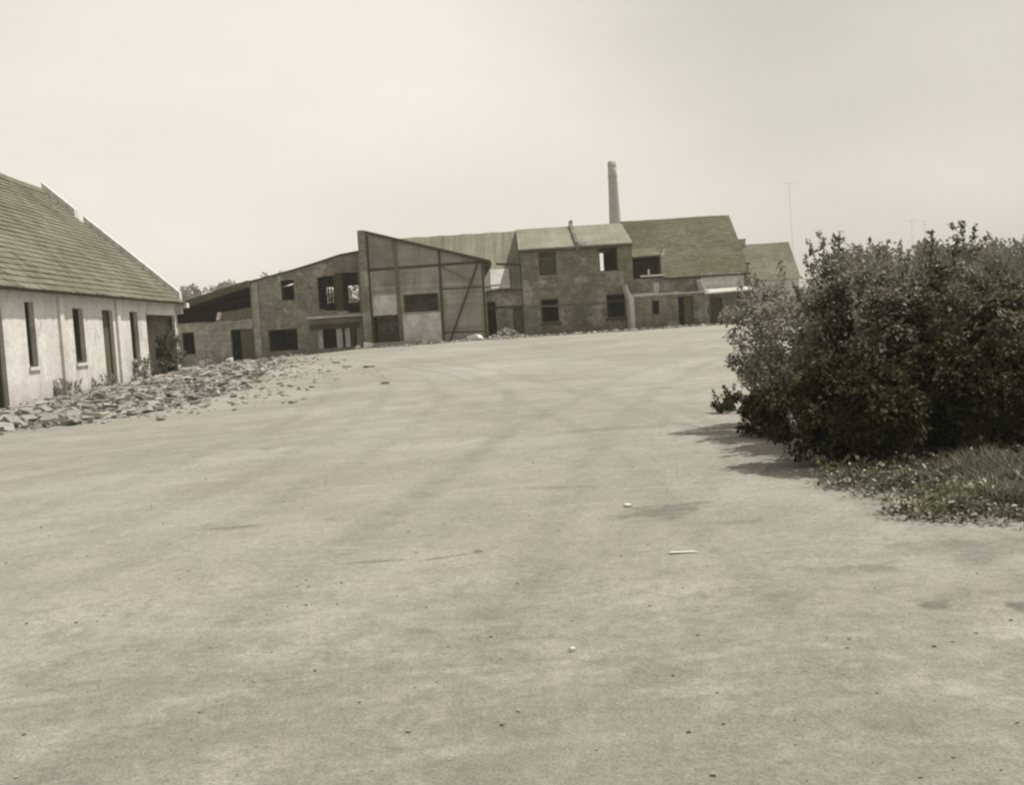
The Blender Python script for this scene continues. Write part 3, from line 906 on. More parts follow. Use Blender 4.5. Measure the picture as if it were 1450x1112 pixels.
# ------------------------------------------------------------------ dark-tiled barn on the right
tb = empty('tiled_barn', (12, YR, 0.4), 'barn under a steep dark tiled roof with a gaping dormer, right of the two-storey house', 'barn')
MB().wall([(8.26, 3.62), (15.6, 3.62)], -0.1, [], YF, YF + 0.3).build('wall', MT['hall_wall'], tb)
MB().wall([(YF + 0.31, 3.6), (YR, 7.7), (YR + 6, 3.6)], -0.1, [], 15.3, 15.6, 'x').build('gable_wall', MT['hall_wall'], tb)
MB().box(8.26, 15.6, YR + 6, YR + 6.3, -0.1, 3.6).build('rear_wall', MT['hall_wall'], tb)
MB().box(8.26, 15.3, YF + 1.6, YF + 1.75, 3.0, 4.8).build('loft_partition', MT['inner'], tb)
MB().box(8.26, 15.3, YF + 0.31, YF + 1.55, 3.4, 3.55).build('loft_floor', MT['inner'], tb)


def tile_rows(M_, x0, x1, yA, yB, rows, seed):
    r_ = random.Random(seed)
    z = lambda y: 7.83 - 0.683 * (YR - y)
    n = int((x1 - x0) / 0.33)
    for k in range(rows):
        a, b = yA + (yB - yA) * k / rows, min(yB, yA + (yB - yA) * (k + 1.2) / rows)
        for j in range(n):
            xa, xb = x0 + (x1 - x0) * j / n, x0 + (x1 - x0) * (j + 1) / n - 0.01
            q = 0.035 + r_.uniform(-0.006, 0.01) + 0.03 * mnoise.noise(Vector((xa * 0.5, a * 0.6, seed)))
            e = r_.uniform(-0.02, 0.02)
            M_.add([(xa, a + e, z(a + e) + q), (xb, a + e, z(a + e) + q), (xb, b, z(b) + q - 0.03), (xa, b, z(b) + q - 0.03), (xa, a + e, z(a + e)), (xb, a + e, z(a + e))],
                   [(0, 1, 2, 3), (4, 5, 1, 0)])


m = MB()
tile_rows(m, 8.2, 15.8, YF + 2.6, YR, 18, 5)
tile_rows(m, 10.15, 15.8, YF - 0.25, YF + 2.6, 14, 6)
troof = m.build('roof', MT['tile_roof'], tb)
m = MB()
z = lambda y: 7.80 - 0.683 * (YR - y)
for (x0, x1, y0, y1) in ((10.12, 15.75, YF - 0.2, YF + 2.6), (8.3, 15.75, YF + 2.605, YR)):
    m.hexa([(x0, y0, z(y0) - 0.1), (x1, y0, z(y0) - 0.1), (x1, y1, z(y1) - 0.1), (x0, y1, z(y1) - 0.1), (x0, y0, z(y0)), (x1, y0, z(y0)), (x1, y1, z(y1)), (x0, y1, z(y1))])
m.hexa([(8.3, YR + .003, 7.7), (15.75, YR + .003, 7.7), (15.75, YR + 6.3, 3.4), (8.3, YR + 6.3, 3.4), (8.3, YR + .003, 7.8), (15.75, YR + .003, 7.8), (15.75, YR + 6.3, 3.5), (8.3, YR + 6.3, 3.5)])
m.build('roof_deck', MT['wood'], troof)
MB().hexa([(8.3, YF - 0.1, 4.95), (10.1, YF - 0.1, 5.0), (10.12, YF + 2.7, 5.62), (8.3, YF + 2.7, 5.6), (8.3, YF - 0.1, 5.05), (10.1, YF - 0.1, 5.1), (10.12, YF + 2.7, 5.72), (8.3, YF + 2.7, 5.7)]).build('dormer_roof', MT['tile_roof'], troof)
MB().prism_x([(YF, 3.75), (YF, 4.94), (YF + 2.5, 5.5), (YF + 1.6, 4.0)], 10.02, 10.1).build('dormer_cheek', MT['wood_mid'], troof)
MB().bar((10.14, 5.02), (10.4, 5.45), 0.1, YF - 0.14, YF + 0.1).build('barge_board', MT['coping'], troof)
MB().box(8.7, 10.3, YF - 0.16, YF - 0.003, 3.72, 3.84).build('ledge', MT['coping'], tb)
MB().box(9.2, 9.32, YF - 0.1, YF + 0.02, 3.845, 4.2).build('post_stub', MT['coping'], tb)
MB().box(10.2, 15.7, YF - 0.1, YF - 0.004, 3.5, 3.6).build('eave_board', MT['wood'], troof)
MB().box(12.62, 15.35, YF - 0.04, YF - 0.003, 2.6, 3.48).build('render_band', MT['panel'], tb)
MB().box(9.5, 9.85, YF - 0.05, YF - 0.003, 2.5, 3.3).build('pale_patch', MT['panel'], tb)
MB().tube([(15.62, YF - 0.12, 0.3), (15.6, YF - 0.12, 4.1)], 0.05).box(15.45, 15.78, YF - 0.2, YF - 0.06, 4.1, 4.25).build('downpipe', MT['metal'], tb)

# ------------------------------------------------------------------ lean-tos in front of the tiled barn
YA = 71.0
an = empty('brick_lean_to', (10, YA + 1, 0.4), 'dark stained brick lean-to with small window and black doorway under the dormer', 'outbuilding')
MB().wall(ragged([(7.98, 2.52), (12.3, 2.56)], 0.22, 0.07, 8), -0.1, [(9.11, 9.56, 1.28, 2.15), (10.76, 11.7, -0.1, 2.3)], YA, YA + 0.3).build('wall', MT['annex'], an)
MB().box(7.98, 12.3, YA + 0.31, YF - 0.01, 2.36, 2.5).build('roof', MT['concrete'], an)
MB().wall([(YA + 0.31, 2.35), (YF - 0.01, 2.35)], -0.1, [], 12.02, 12.3, 'x').build('side_wall', MT['annex'], an)
m = MB()
crv = [(7.74, -0.1), (7.98, -0.1), (7.98, 2.5), (7.88, 2.58), (7.76, 2.75), (7.67, 2.98), (7.6, 3.24), (7.5, 3.26), (7.52, 2.9), (7.62, 2.6), (7.7, 2.3)]
m.prism_y(crv, YA - 0.12, YF - 0.12).build('curved_buttress', MT['concrete_pale'], an)
m = MB()
r_ = random.Random(5)
xx = 8.0
while xx < 12.2:
    wq = r_.uniform(0.2, 0.6)
    m.box(xx, xx + wq, YA - 0.03 - r_.uniform(0, .02), YA + 0.33, 2.47, 2.6 + r_.uniform(-0.05, 0.06))
    xx += wq
m.build('crumbling_cap', MT['concrete_pale'], an)
MB().frame(9.11, 9.56, 1.28, 2.15, YA + 0.12, YA + 0.18, 0.05).build('window_frame', MT['wood'], an)
MB().box(11.15, 11.68, YA + 0.22, YA + 0.27, 0.3, 2.26).build('door', MT['door'], an)

YP = 71.5
po = empty('porch_lean_to', (13.8, YP + 0.7, 0.4), 'small lean-to with pale canopy and narrow door at the right end of the fronts', 'outbuilding')
MB().wall([(12.72, 2.35), (15.5, 2.35)], -0.1, [(12.87, 13.62, -0.1, 2.1), (14.52, 15.06, 0.9, 2.1)], YP, YP + 0.28).build('wall', MT['annex'], po)
MB().wall([(YP + 0.29, 2.4), (YF - 0.01, 2.5)], -0.1, [], 15.22, 15.5, 'x').build('side_wall', MT['annex'], po)
MB().prism_y([(12.31, -0.1), (12.7, -0.1), (12.7, 0.9), (12.6, 1.3), (12.71, 1.9), (12.71, 2.4), (12.31, 2.5)], YP - 0.3, YP + 0.3).build('pier', MT['ruin_low'], po)
MB().hexa([(12.42, YP - 1.0, 2.33), (15.42, YP - 1.0, 2.4), (15.36, YF - 0.01, 2.64), (12.3, YF - 0.01, 2.62), (12.42, YP - 1.0, 2.42), (15.42, YP - 1.0, 2.49), (15.36, YF - 0.01, 2.76), (12.3, YF - 0.01, 2.74)]).build('canopy', MT['concrete_pale'], po)
MB().bar((12.52, 2.45), (12.3, 3.3), 0.1, YP - 0.5, YF - 0.05).build('verge_wall', MT['coping'], po)
MB().box(12.9, 13.59, YP + 0.12, YP + 0.18, 0.3, 2.08).build('door', MT['wood'], po)
MB().frame(14.52, 15.06, 0.9, 2.1, YP + 0.12, YP + 0.18, 0.06).build('window_frame', MT['wood'], po)

# ------------------------------------------------------------------ factory chimney, far house, masts
ch = empty('brick_chimney', (12.98, 130, 0.38), 'tall tapering brick factory chimney rising behind the roofs', 'chimney')
CX0, CY0 = 12.98, 130
m = MB()
prof = [(-0.2, 1.15), (3, 1.02), (7, 0.86), (11.7, 0.66), (14.5, 0.57), (16.7, 0.51), (18.3, 0.47)]
seg = 20
for i, (zz, rr) in enumerate(prof):
    for j in range(seg):
        t = 2 * math.pi * j / seg
        m.v.append((CX0 + rr * math.cos(t), CY0 + rr * math.sin(t), 0.38 + zz))
for i in range(len(prof) - 1):
    for j in range(seg):
        a, b = i * seg + j, i * seg + (j + 1) % seg
        m.f.append((a, b, b + seg, a + seg))
m.f.append(tuple(range((len(prof) - 1) * seg, len(prof) * seg)))
m.build('shaft', MT['chimney'], ch, True)
for z0, z1, rr in ((16.95, 17.12, 0.56), (18.05, 18.34, 0.5)):
    q = MB()
    q.tube([(CX0, CY0, z0), (CX0, CY0, z1)], rr, 20).build('band', MT['chimney'], ch)

fh = empty('distant_cottage', (22, 98, 0.4), 'distant cottage with a tiled roof and square chimney right of the tiled barn', 'house')
MB().wall([(19.3, 3.6), (24.6, 3.6)], 0, [(20.2, 20.9, 1.5, 2.8), (22.6, 23.3, 1.5, 2.8)], 95, 95.3).build('wall', MT['panel'], fh)
for x0 in (19.3, 24.3):
    MB().wall([(95.31, 3.6), (98.5, 6.5), (101.7, 3.6)], 0, [], x0, x0 + 0.3, 'x').build('gable_wall', MT['panel'], fh)
MB().box(19.3, 24.6, 101.7, 102, 0, 3.6).build('rear_wall', MT['panel'], fh)
m = MB()
for sgn in (-1, 1):
    n = 14
    for k in range(n):
        t0, t1 = k / n, (k + 1.1) / n
        ya_, yb_ = 98.5 + sgn * 3.6 * (1 - t0), 98.5 + sgn * 3.6 * (1 - min(1, t1))
        za_, zb_ = 3.42 + 3.3 * t0, 3.42 + 3.3 * min(1, t1)
        p = [(19.1, ya_, za_), (24.75, ya_, za_), (24.75, yb_, zb_ - 0.06), (19.1, yb_, zb_ - 0.06), (19.1, ya_, za_ + 0.025), (24.75, ya_, za_ + 0.025), (24.75, yb_, zb_), (19.1, yb_, zb_)]
        m.hexa(p if sgn < 0 else [p[i] for i in (1, 0, 3, 2, 5, 4, 7, 6)])
fr = m.build('roof', MT['far_roof'], fh)
MB().box(20.3, 20.95, 98.2, 98.8, 6.1, 7.1).box(20.25, 21.0, 98.15, 98.85, 7.1, 7.2).build('chimney', MT['ruin'], fr)


def mast(x, y, h, half, label, r=0.010):
    g = ground_z(x, y)
    o = empty('antenna_mast', (x, y, g), label, 'mast', 'thin antenna masts on the skyline')
    MB().tube([(x, y, g - 0.1), (x + 0.05, y, g + h * 0.5), (x, y, g + h)], [r * 1.2, r, r * 0.9], 6).build('pole', MT['metal'], o)
    MB().tube([(x - half, y, g + h - 0.1), (x + half, y, g + h - 0.06)], r * 0.8, 6).tube([(x - half * 0.6, y, g + h - 0.45), (x + half * 0.6, y, g + h - 0.42)], r * 0.5, 5).build('crossbar', MT['metal'], o)


mast(25.4, 100, 11.6, 0.75, 'tallest thin mast with wide crossbar, beside the distant cottage')
mast(39.6, 110, 8.3, 0.45, 'short thin mast behind the shrubs, nearer the cottage of the pair')
mast(40.85, 110, 8.2, 0.35, 'short thin mast behind the shrubs, farther from the cottage of the pair')


# ------------------------------------------------------------------ foliage
def leaf_mesh(name, P, A, Nn, Ln, Wd, mat, parent):
    """P points, A leaf directions, Nn normals (n x 3), lengths and widths: one folded leaf each."""
    A = A / np.linalg.norm(A, axis=1, keepdims=True)
    S = np.cross(A, Nn)
    S /= np.linalg.norm(S, axis=1, keepdims=True) + 1e-9
    U = np.cross(S, A)
    L_, W_ = Ln[:, None], Wd[:, None]
    v = np.stack([P, P + A * L_ * 0.42 + S * W_ * 0.5 + U * W_ * 0.18, P + A * L_ - U * L_ * 0.12, P + A * L_ * 0.42 - S * W_ * 0.5 + U * W_ * 0.18], 1).reshape(-1, 3)
    n = len(P)
    i = np.arange(n)[:, None] * 4
    f = np.concatenate([i + np.array([[0, 2, 1]]), i + np.array([[0, 3, 2]])], 1).reshape(-1, 3)
    o0 = np.array(root_of(parent)['_o']) if parent is not None else np.zeros(3)
    me = bpy.data.meshes.new(name)
    me.vertices.add(len(v))
    me.vertices.foreach_set('co', (v - o0).astype(np.float32).ravel())
    me.loops.add(f.size)
    me.loops.foreach_set('vertex_index', f.astype(np.int32).ravel())
    me.polygons.add(len(f))
    me.polygons.foreach_set('loop_start', np.arange(0, f.size, 3, dtype=np.int32))
    me.polygons.foreach_set('loop_total', np.full(len(f), 3, dtype=np.int32))
    me.materials.append(mat)
    me.update(calc_edges=True)
    o = bpy.data.objects.new(name, me)
    COL.objects.link(o)
    if parent is not None:
        o.parent = parent
    return o


def unit(n, r):
    d = r.normal(size=(n, 3))
    return d / np.linalg.norm(d, axis=1, keepdims=True)


def shrub(name, x, y, rx, ry, h, label, cat, group, mat, n_clump=70, per=110, leaf=0.075, seed=0, shoots=12, shoot_len=0.45, extra=(), low=0.08, stems=9):
    r = np.random.default_rng(seed)
    g = ground_z(x, y)
    o = empty(name, (x, y, g), label, cat, group)
    c0 = np.array([x, y, g])
    m_ = MB()
    for i in range(stems):
        t = r.uniform(0, 2 * math.pi)
        e = r.uniform(0.3, 0.8)
        b0 = c0 + np.array([math.cos(t) * 0.12 * rx, math.sin(t) * 0.12 * ry, -0.05])
        tip = c0 + np.array([math.cos(t) * rx * e, math.sin(t) * ry * e, h * r.uniform(0.6, 0.9)])
        mid = (b0 + tip) / 2 + np.array([0, 0, 0.12 * h]) + r.normal(size=3) * 0.04
        m_.tube([tuple(b0), tuple(mid), tuple(tip)], [0.022 * h / 2 + 0.008, 0.015 * h / 2 + 0.004, 0.005], 6)
    m_.build('stem', MT['bark'], o)
    ph = r.uniform(0, 6.28, 6)
    Ps, As, Ns, Ls = [], [], [], []

    def put(P, A, Nn):
        Ps.append(P); As.append(A); Ns.append(Nn); Ls.append(r.uniform(0.65, 1.35, len(P)) * leaf)

    cen = c0 + np.array([0, 0, h * 0.46])
    for k in range(n_clump):
        d = unit(1, r)[0]
        d[2] = d[2] * 0.95 + 0.12
        d /= np.linalg.norm(d)
        az = math.atan2(d[1], d[0])
        lump = 0.86 + 0.12 * math.sin(3 * az + ph[0]) + 0.08 * math.sin(5 * az + ph[1] + 3 * d[2]) + 0.1 * math.sin(4 * d[2] + ph[2])
        rad = lump * r.uniform(0.62, 1.0) ** 0.6
        cc = cen + d * np.array([rx, ry, h * 0.52]) * rad
        cc[2] = max(cc[2], g + low + 0.06)
        cr_ = r.uniform(0.13, 0.26) * (h / 2.2) ** 0.5
        n = int(per * r.uniform(0.6, 1.4))
        q = unit(n, r) * (r.uniform(0, 1, n) ** 0.5)[:, None] * cr_
        q[:, 2] *= 0.75
        P = cc + q
        P[:, 2] = np.maximum(P[:, 2], g + 0.02 + r.uniform(0, 0.06, n))
        A = q / cr_ * 0.9 + d * 0.5 + r.normal(size=(n, 3)) * 0.5
        A[:, 2] -= 0.25
        Nn = r.normal(size=(n, 3)) * 0.55 + np.array([0, 0, 0.9]) + d * 0.4
        put(P, A, Nn)
    # shoots standing out of the crown
    sh = list(extra)
    for k in range(shoots):
        d = unit(1, r)[0]
        d[2] = abs(d[2]) * 0.8 + 0.35
        d /= np.linalg.norm(d)
        b = cen + d * np.array([rx, ry, h * 0.5]) * 0.86
        sh.append((b, b + (d * 0.7 + np.array([0, 0, 0.8]) + r.normal(size=3) * 0.25) * shoot_len * r.uniform(0.5, 1.1)))
    for b, t in sh:
        b, t = np.array(b), np.array(t)
        ln = np.linalg.norm(t - b)
        n = int(ln / leaf * 9)
        u = r.uniform(0, 1, n)
        P = b + (t - b) * u[:, None] + r.normal(size=(n, 3)) * 0.028 * (1.3 - u[:, None])
        A = r.normal(size=(n, 3)) * 0.8 + (t - b) / ln * 0.5
        Nn = r.normal(size=(n, 3)) * 0.5 + np.array([0, 0, 1.0])
        put(P, A, Nn)
    P, A, Nn, Ln = (np.concatenate(q) for q in (Ps, As, Ns, Ls))
    leaf_mesh('crown', P, A, Nn, Ln, Ln * 0.62, mat, o)
    return o


HG = 'shrubs in the hedge clump on the right'
shrub('leafy_shrub', 3.74, 14.1, 1.06, 1.3, 1.86, 'paler small-leaved shrub forming the left edge of the clump', 'shrub', HG, MT['leaf_pale'], 130, 190, 0.05, 1, 20, 0.34)
shrub('leafy_shrub', 3.8, 12.2, 0.88, 1.0, 1.98, 'mid-grey shrub with one tall shoot standing above it, next to the paler shrub', 'shrub', HG, MT['leaf_mid'], 120, 190, 0.058, 2, 14, 0.3,
      extra=[((3.62, 12.6, 1.8), (3.54, 12.7, 2.34)), ((3.66, 12.6, 1.8), (3.68, 12.65, 2.25)), ((3.55, 12.6, 1.8), (3.42, 12.7, 2.24))])
shrub('leafy_shrub', 4.62, 12.0, 0.92, 1.0, 1.95, 'dark dense shrub in the middle of the clump behind the grass', 'shrub', HG, MT['leaf_dark'], 120, 190, 0.06, 3, 14, 0.34)
shrub('leafy_shrub', 5.45, 11.7, 0.92, 1.0, 1.84, 'darkest shrub of the clump, overhanging the tall grass at its right end', 'shrub', HG, MT['leaf_dark'], 120, 190, 0.06, 4, 12, 0.3)
shrub('leafy_shrub', 6.35, 12.6, 1.0, 1.1, 1.85, 'shrub running out of the picture at the right end of the clump', 'shrub', HG, MT['leaf_dark'], 100, 170, 0.06, 5, 12, 0.3)
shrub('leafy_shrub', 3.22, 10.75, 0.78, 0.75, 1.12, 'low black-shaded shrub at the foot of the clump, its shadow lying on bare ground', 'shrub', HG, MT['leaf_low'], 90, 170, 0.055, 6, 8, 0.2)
shrub('leafy_shrub', 5.25, 15.3, 1.1, 1.2, 2.12, 'shrub at the back of the clump with leafy tips against the sky', 'shrub', HG, MT['leaf_mid'], 110, 170, 0.06, 7, 18, 0.34)
shrub('leafy_shrub', 6.6, 16.0, 1.15, 1.2, 1.95, 'rear shrub with a bent tuft rising over the clump near the far treeline', 'shrub', HG, MT['leaf_dark'], 100, 170, 0.06, 8, 12, 0.3,
      extra=[((6.45, 15.9, 2.0), (6.42, 15.9, 2.56)), ((6.5, 15.9, 2.0), (6.62, 15.9, 2.5)), ((6.42, 15.9, 2.45), (6.25, 15.9, 2.52)), ((6.55, 15.9, 2.0), (6.8, 15.9, 2.36))])
shrub('leafy_shrub', 4.45, 10.75, 0.8, 0.65, 1.1, 'low dark shrub added to blacken the clump foot, right behind the taller middle of the grass', 'shrub', HG, MT['leaf_low'], 80, 160, 0.055, 14, 8, 0.2)  # extra dark-leaved shrub, added to blacken the foot of the clump
shrub('leafy_shrub', 4.3, 13.5, 0.95, 1.0, 1.9, 'shrub filling the gap behind the one with the tall shoot', 'shrub', HG, MT['leaf_mid'], 110, 170, 0.058, 13, 14, 0.3)
LG = 'low plants at the edge of the clump'
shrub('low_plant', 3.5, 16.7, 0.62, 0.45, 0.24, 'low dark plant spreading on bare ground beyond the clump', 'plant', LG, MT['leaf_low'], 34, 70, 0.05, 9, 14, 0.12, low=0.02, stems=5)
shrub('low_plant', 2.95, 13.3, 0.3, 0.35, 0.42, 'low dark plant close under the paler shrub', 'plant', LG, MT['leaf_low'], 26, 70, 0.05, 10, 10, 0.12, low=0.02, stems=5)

pb = bpt(0.2, 49.0)
shrub('elder_shrub', pb.x, pb.y, 0.5, 1.25, 2.05, 'leafy shrub growing in the wide barn gateway', 'shrub', None, MT['leaf_weed'], 50, 80, 0.09, 12, 10, 0.3)
WG = 'weeds along the barn wall'
for k, (s, wv, rx, h, lab) in enumerate(((37.9, 0.4, 0.4, 0.3, 'low weed at the barn wall between the wide window and the door'),
                                         (43.4, 0.35, 0.4, 0.85, 'tall weed at the barn wall beside the doorway'),
                                         (34.0, 0.4, 0.4, 0.3, 'weed at the barn wall by the first pilaster'),
                                         (52.6, 0.9, 0.5, 0.8, 'weed at the far corner of the barn'))):
    p = bpt(wv, s)
    shrub('wall_weed', p.x, p.y, rx, rx * 1.2, h, lab, 'weed', WG, MT['leaf_pale'], 16, 40, 0.07, 20 + k, 10, 0.25, low=0.02, stems=5)


def tree(x, y, r, h, label, seed, n_clump, per, leaf, mat, trunk=0.3, airy=0.0):
    q = np.random.default_rng(seed)
    g = zg(x, y)
    o = empty('leafy_tree', (x, y, g), label, 'tree', 'trees behind the ruin')
    m_ = MB()
    m_.tube([(x, y, g - 0.2), (x + 0.1, y, g + h * 0.35), (x, y, g + h * 0.9)], [trunk, trunk * 0.7, trunk * 0.12], 8)
    for i in range(9):
        t = q.uniform(0, 6.28)
        z0 = q.uniform(0.35, 0.7) * h
        m_.tube([(x, y, g + z0), (x + math.cos(t) * r * 0.45, y + math.sin(t) * r * 0.45, g + z0 + h * 0.12), (x + math.cos(t) * r * 0.85, y + math.sin(t) * r * 0.85, g + z0 + h * 0.2)], [trunk * 0.35, trunk * 0.2, trunk * 0.05], 6)
    m_.build('trunk', MT['bark'], o)
    Ps, As, Ns, Ls = [], [], [], []
    cen = np.array([x, y, g + h * 0.64])
    for k in range(n_clump):
        d = unit(1, q)[0]
        rad = q.uniform(0.45, 1.0)
        cc = cen + d * np.array([r, r, h * 0.36]) * rad * (0.88 + 0.14 * math.sin(4 * math.atan2(d[1], d[0]) + seed))
        cr_ = q.uniform(0.12, 0.24) * r * (1 - airy * 0.5)
        n = int(per * q.uniform(0.6, 1.4))
        off = unit(n, q) * (q.uniform(0, 1, n) ** 0.5)[:, None] * cr_
        Ps.append(cc + off); As.append(off / cr_ + q.normal(size=(n, 3)) * 0.6); Ns.append(q.normal(size=(n, 3)) + np.array([0, 0, 0.8])); Ls.append(q.uniform(0.6, 1.4, n) * leaf)
    P, A, Nn, Ln = (np.concatenate(t) for t in (Ps, As, Ns, Ls))
    leaf_mesh('crown', P, A, Nn, Ln, Ln * 0.7, mat, o)


tree(-70.5, 250, 5.2, 13.2, 'pale round-topped tree seen between barn roof and ruin', 31, 90, 80, 0.6, MT['leaf_far'], 0.35)
tree(-61.0, 250, 5.6, 14.6, 'pale flat-topped tree above the low end of the ruin roof', 32, 90, 80, 0.6, MT['leaf_far'], 0.35)
tree(-15.6, 108, 2.6, 6.4, 'leafy tree showing through the broad upper opening of the ruin', 35, 60, 40, 0.3, MT['leaf_far'], 0.15, 0.3)
tree(-22.0, 104, 2.0, 7.2, 'thin feathery tree above the middle of the ruin roof', 33, 40, 22, 0.24, MT['leaf_far'], 0.12, 0.6)
tree(-20.3, 104, 0.7, 8.1, 'narrow upright tree sticking up over the ruin roof', 34, 22, 26, 0.2, MT['leaf_far'], 0.1, 0.3)

# far wood on the right skyline
q = np.random.default_rng(41)
Ps, As, Ns, Ls = [], [], [], []
for k in range(420):
    x, y = q.uniform(42, 110), q.uniform(140, 152)
    zt = 6.5 + 0.5 * math.sin(x * 0.6) + q.uniform(-0.3, 0.25)
    cc = np.array([x, y, zg(x, y) + zt * q.uniform(0.12, 0.95) ** 0.6])
    n = 90
    off = unit(n, q) * q.uniform(0.3, 1, n)[:, None] * 1.25
    Ps.append(cc + off); As.append(off + q.normal(size=(n, 3)) * 0.6); Ns.append(q.normal(size=(n, 3)) + np.array([0, 0, 0.8])); Ls.append(q.uniform(0.6, 1.4, n) * 0.5)
P, A, Nn, Ln = (np.concatenate(t) for t in (Ps, As, Ns, Ls))
tag(leaf_mesh('treeline', P, A, Nn, Ln, Ln * 0.7, MT['leaf_dark'], None), 'far dark wood along the skyline behind the shrubs', 'wood', kind='stuff')


# grass: blades as one mass
def in_grass(x, y):
    poly = [(3.25, 10.0), (3.1, 9.4), (3.05, 8.6), (2.85, 7.95), (3.4, 7.5), (4.2, 7.3), (6.2, 7.15), (6.6, 10.7)]
    c_ = False
    n = len(poly)
    x = x + 0.3 * mnoise.noise(Vector((x * 1.1, y * 1.1, 4))) + 0.14 * mnoise.noise(Vector((x * 2.5, y * 2.5, 0)))
    y = y + 0.22 * mnoise.noise(Vector((x * 2.1, y * 2.1, 7)))
    for i in range(n):
        (x0, y0), (x1, y1) = poly[i], poly[i - 1]
        if (y0 > y) != (y1 > y) and x < (x1 - x0) * (y - y0) / (y1 - y0) + x0:
            c_ = not c_
    return c_


r_ = random.Random(77)
gm = MB()
cnt = 0
while cnt < 17000:
    x, y = r_.uniform(2.3, 6.6), r_.uniform(6.9, 11.3)
    if not in_grass(x, y):
        continue
    den = 0.55 + 0.9 * mnoise.noise(Vector((x * 1.6, y * 1.6, 3)))
    if not (in_grass(x - 0.3, y) and in_grass(x, y - 0.3)):
        den -= 0.35
    if r_.random() > den + 0.1:
        continue
    g = ground_z(x, y)
    h = r_.uniform(0.05, 0.21) * (0.6 + 0.55 * max(0, den)) * (0.65 if y < 7.9 else 1.0)
    t = r_.uniform(0, 6.28)
    bx, by = math.cos(t), math.sin(t)
    lean = r_.uniform(0.2, 1.3) * h
    wd = r_.uniform(0.004, 0.009)
    px, py = -by * wd, bx * wd
    gm.add([(x - px, y - py, g - 0.01), (x + px, y + py, g - 0.01), (x + bx * lean * .35 + px * .8, y + by * lean * .35 + py * .8, g + h * .62), (x + bx * lean * .35 - px * .8, y + by * lean * .35 - py * .8, g + h * .62),
            (x + bx * lean, y + by * lean, g + h)], [(0, 1, 2, 3), (3, 2, 4)])
    cnt += 1
tag(gm.build('grass', MT['blade']), 'rough grass in front of the shrubs', 'grass', kind='stuff')
# broad-leaved ground cover along the edge of the grass
q = np.random.default_rng(55)
Ps, As, Ns, Ls = [], [], [], []
k = 0
while k < 420:
    x, y = q.uniform(2.2, 5.8), q.uniform(7.1, 10.9)
    edge = in_grass(x, y) and not (in_grass(x - 0.45, y) and in_grass(x, y - 0.45))
    near = (not in_grass(x, y)) and (in_grass(x + 0.3, y) or in_grass(x, y + 0.3)) and q.random() < 0.3
    if not (edge or near or (in_grass(x, y) and q.random() < 0.08)):
        continue
    k += 1
    n = int(q.uniform(10, 34))
    hh = q.uniform(0.05, 0.2)
    P = np.array([x, y, ground_z(x, y)]) + q.normal(size=(n, 3)) * np.array([0.07, 0.07, 0]) + np.array([0, 0, 1]) * q.uniform(0.01, hh, n)[:, None]
    A = q.normal(size=(n, 3)) + np.array([0, 0, 0.25])
    Ps.append(P); As.append(A); Ns.append(q.normal(size=(n, 3)) * 0.4 + np.array([0, 0, 1])); Ls.append(q.uniform(0.03, 0.06, n))
P, A, Nn, Ln = (np.concatenate(t) for t in (Ps, As, Ns, Ls))
tag(leaf_mesh('ground_cover', P, A, Nn, Ln, Ln * 0.7, MT['leaf_weed'], None), 'broad-leaved weeds along the edge of the grass', 'weeds', kind='stuff')


# ------------------------------------------------------------------ rubble
def chunk(r, sx, sy, sz, jit=0.22):
    vs = []
    for a in (-1, 1):
        for b in (-1, 1):
            for c_ in (-1, 1):
                vs.append((a * sx / 2 * (1 + r.uniform(-jit, jit)), b * sy / 2 * (1 + r.uniform(-jit, jit)), c_ * sz / 2 * (1 + r.uniform(-jit, jit) * 0.6)))
    fs = [(0, 1, 3, 2), (4, 6, 7, 5), (0, 4, 5, 1), (2, 3, 7, 6), (0, 2, 6, 4), (1, 5, 7, 3)]
    return vs, fs


def spun(vs, loc, yaw, tx, ty):
    mt = Matrix.Translation(loc) @ Matrix.Rotation(yaw, 4, 'Z') @ Matrix.Rotation(tx, 4, 'X') @ Matrix.Rotation(ty, 4, 'Y')
    return [tuple(mt @ Vector(p)) for p in vs]


def wmax(y):
    return float(np.interp(y, [20, 22, 24, 27, 34, 42, 52, 60], [0.4, 3.6, 5.0, 5.5, 5.6, 5.0, 4.2, 3.5]))


r = random.Random(91)
rub = MB()
n = 0
while n < 5600:
    s, wv = r.uniform(21, 60), r.uniform(0.15, 8)
    lim = wmax(s)
    if wv > lim * r.uniform(0.75, 1.12):
        continue
    if wv > lim * 0.55 and r.random() < 0.45:
        continue
    if r.random() > 0.45 + 0.9 * mnoise.noise(Vector((s * 0.35, wv * 0.8, 1))) + 0.25:
        continue
    p = bpt(wv, s)
    k = r.choice((0.25, 0.3, 0.35, 0.4, 0.5, 0.6, 0.8, 1, 1.2, 1.7))
    if r.random() < 0.16:
        vs, fs = chunk(r, 0.25, 0.12, 0.07, 0.15)
    else:
        vs, fs = chunk(r, 0.2 * k, 0.15 * k, 0.06 * k, 0.45)
    rub.add(spun(vs, (p.x, p.y, p.z + 0.01 + r.uniform(0, 0.06)), r.uniform(0, 6.28), r.gauss(0, 0.22), r.gauss(0, 0.22)), fs)
    n += 1
for k in range(4200):                     # fines thinning out into the yard
    s = r.uniform(21, 62)
    wv = wmax(s) * (0.35 + abs(r.gauss(0, 0.42)))
    p = bpt(wv, s)
    a = r.choice((0.03, 0.04, 0.05, 0.07, 0.1))
    vs, fs = chunk(r, a * 1.4, a, a * 0.5, 0.4)
    rub.add(spun(vs, (p.x, p.y, p.z + a * 0.1), r.uniform(0, 6.28), r.gauss(0, 0.2), r.gauss(0, 0.2)), fs)
